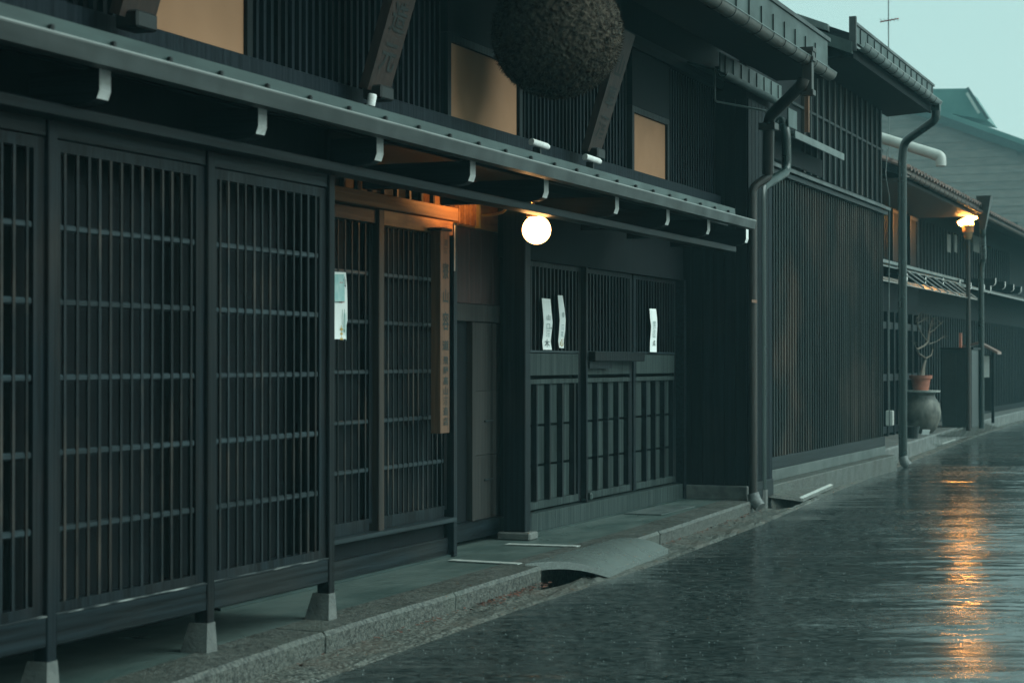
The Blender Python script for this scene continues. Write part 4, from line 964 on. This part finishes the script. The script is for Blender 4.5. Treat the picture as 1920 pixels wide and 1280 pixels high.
for k in range(70):
    bx, by = random.choice([(1724, 592), (1720, 604), (1747, 600), (1745, 612), (1764, 606), (1770, 632), (1732, 600), (1740, 625), (1716, 645)])
    a = J(bx+random.uniform(-3, 3), by+random.uniform(-3, 3)); d = Vector((random.uniform(-1, 1), random.uniform(-1, 1), random.uniform(-.4, 1))).normalized()
    tr.tube([a, a+d*.09+Vector((0, 0, .02)), a+d*random.uniform(.14, .22)], [0.0037, 0.0025, 0.0012], 4)
tr.build('tree', 'bark', PT, smooth=True)
# small black pot and white card beside the jar
c = P(1711, 806, 5.72)
sp2 = MB().lathe([(0, 0), (.085, 0), (.12, .2), (.11, .2), (.10, .17), (0, .17)], (c.x, c.y, .25), 14).build('small_pot', 'box_black'); tag(sp2, 'small black flower pot at the foot of the big jar', 'flower pot')
MB().lathe([(0, 0), (.1, 0), (.1, .006), (0, .01)], (c.x, c.y, .426), 12).build('soil', 'leaf_litter', sp2)
c = P(1731, 810, 5.80)
tag(MB().hexa([(c.x, c.y-.1, .255), (c.x+.1, c.y-.08, .255), (c.x+.1, c.y+.05, .255), (c.x, c.y+.03, .255)], [(c.x+.02, c.y-.12, .34), (c.x+.12, c.y-.10, .34), (c.x+.12, c.y+.03, .34), (c.x+.02, c.y+.01, .34)]).build('white_card', 'paper'), 'little white block beside the small black pot', 'block')
# black cabinet
b0_ = P(1766, 790, 6.05); b1_ = P(1824, 790, 6.05); bz = P(1795, 656, 6.05).z
cab = thing('cabinet', (b0_.x, 6.2, .25), 'tall black wooden cabinet standing beside the bonsai jar', 'cabinet')
c0_ = S(1824, 790, b0_.x+1.2)
yb = S(1822, 700, 38.0).y; yl = S(1766, 700, 38.0).y
MB().box(38.0, 38.9, yb, yl, .25, bz, ch=.008).build('body', 'box_black', cab)
MB().box(37.95, 38.95, yb-.04, yl+.03, bz+.002, bz+.04).build('top_board', 'wood_v', cab)
MB().box(37.985, 37.998, yb+.05, (yb+yl)/2-.01, .35, bz-.08).build('door', 'box_black', cab)
MB().box(37.985, 37.998, (yb+yl)/2+.01, yl-.05, .35, bz-.08).build('door', 'box_black', cab)
pp = S(1801, 640, 38.2)
tag(MB().box(38.15, 38.25, pp.y-.022, pp.y+.022, bz+.042, S(1801, 624, 38.2).z).build('bottle', 'terracotta'), 'thin pale bottle standing on the black cabinet', 'bottle')
# roofed notice board
nb0 = S(1820, 775, 41.0); ny0, ny1 = S(1864, 700, 41.0).y, S(1824, 700, 41.0).y
NB = thing('notice_board', (41, (ny0+ny1)/2, .25), 'small roofed notice board with white papers right of the black cabinet', 'notice board')
MB().box(41.0, 41.06, ny0, ny0+.06, .25, S(1830, 660, 41).z).box(41.0, 41.06, ny1-.06, ny1, .25, S(1830, 660, 41).z).build('frame', 'wood_v', NB)
MB().box(40.99, 41.04, ny0+.062, ny1-.062, S(1845, 770, 41).z, S(1845, 665, 41).z).build('panel', 'box_black', NB)
for x0, x1 in ((1825, 1833), (1843, 1855)):
    ya, yb2 = S(x1, 690, 40.98).y, S(x0, 690, 40.98).y
    MB().box(40.975, 40.985, ya, yb2, S(1830, 707, 40.98).z, S(1830, 667, 40.98).z).build('notice', 'paper', NB)
ap = S(1838, 645, 41); rr_ = S(1874, 664, 41); ll_ = S(1818, 652, 41)
MB().hexa([(40.7, rr_.y, rr_.z), (41.3, rr_.y, rr_.z), (41.3, ap.y, ap.z), (40.7, ap.y, ap.z)], [(40.7, rr_.y, rr_.z+.05), (41.3, rr_.y, rr_.z+.05), (41.3, ap.y, ap.z+.05), (40.7, ap.y, ap.z+.05)]).build('roof', 'tile', NB)
MB().hexa([(40.7, ap.y+.002, ap.z), (41.3, ap.y+.002, ap.z), (41.3, ll_.y+.1, ll_.z), (40.7, ll_.y+.1, ll_.z)], [(40.7, ap.y+.002, ap.z+.05), (41.3, ap.y+.002, ap.z+.05), (41.3, ll_.y+.1, ll_.z+.05), (40.7, ll_.y+.1, ll_.z+.05)]).build('roof', 'tile', NB)
# little meter box at the corner of house 2
c = P(1673, 800, 5.25)
tag(MB().box(c.x-.03, c.x+.09, 5.24, 5.34, .60, .82, ch=.01).build('meter_box', 'pvc'), 'small pale meter box behind the far green downpipe', 'meter box')

# fallen leaves caught along the kerb foot
random.seed(19); m = MB()
for k in range(420):
    x = random.choice([random.uniform(8.5, 12.2), random.uniform(14.4, 19), random.uniform(11, 12.3)]); yk_ = interp(KERB, x); y = yk_-abs(random.gauss(0, .05))-.01
    a = random.uniform(0, 6.28); l = random.uniform(.008, .022); u = Vector((math.cos(a), math.sin(a), random.uniform(-.2, .4)))*l; v = Vector((-math.sin(a), math.cos(a), random.uniform(-.2, .4)))*l*.5
    c = Vector((x, y, .022+random.uniform(0, .008))); m.add([c-u, c+v, c+u, c-v], [(0, 1, 2, 3)])
kind(m.build('fallen_leaves', 'leaf_litter'), 'stuff')
# ================================================================== rain splashes on the road
random.seed(77); m = MB()
for k in range(4200):
    x = 8+24*random.random()**1.4; y = random.uniform(-1.5, interp(EDGE, x)-.05)
    r = random.uniform(.0015, .0045); h = random.uniform(.003, .008)
    m.add([(x-r, y-r, .001), (x+r, y-r, .001), (x, y+r, .001), (x, y, h)], [(0, 1, 3), (1, 2, 3), (2, 0, 3)])
kind(m.build('rain_splashes', 'splash'), 'stuff')

# ================================================================== rain haze
hz = MB().box(-26, 125, -32, 40, -1.6, 24)
me, c = hz.mesh('haze', 'trench'); me.materials.clear()
hm = bpy.data.materials.new('rain_haze'); hm.use_nodes = True; nn = hm.node_tree.nodes; nn.clear()
ou = nn.new('ShaderNodeOutputMaterial'); pv = nn.new('ShaderNodeVolumePrincipled')
pv.inputs['Color'].default_value = (.45, .90, .98, 1); pv.inputs['Density'].default_value = .0013; pv.inputs['Anisotropy'].default_value = 0
hm.node_tree.links.new(pv.outputs[0], ou.inputs['Volume']); me.materials.append(hm)
kind(put('haze', me, c), 'stuff')
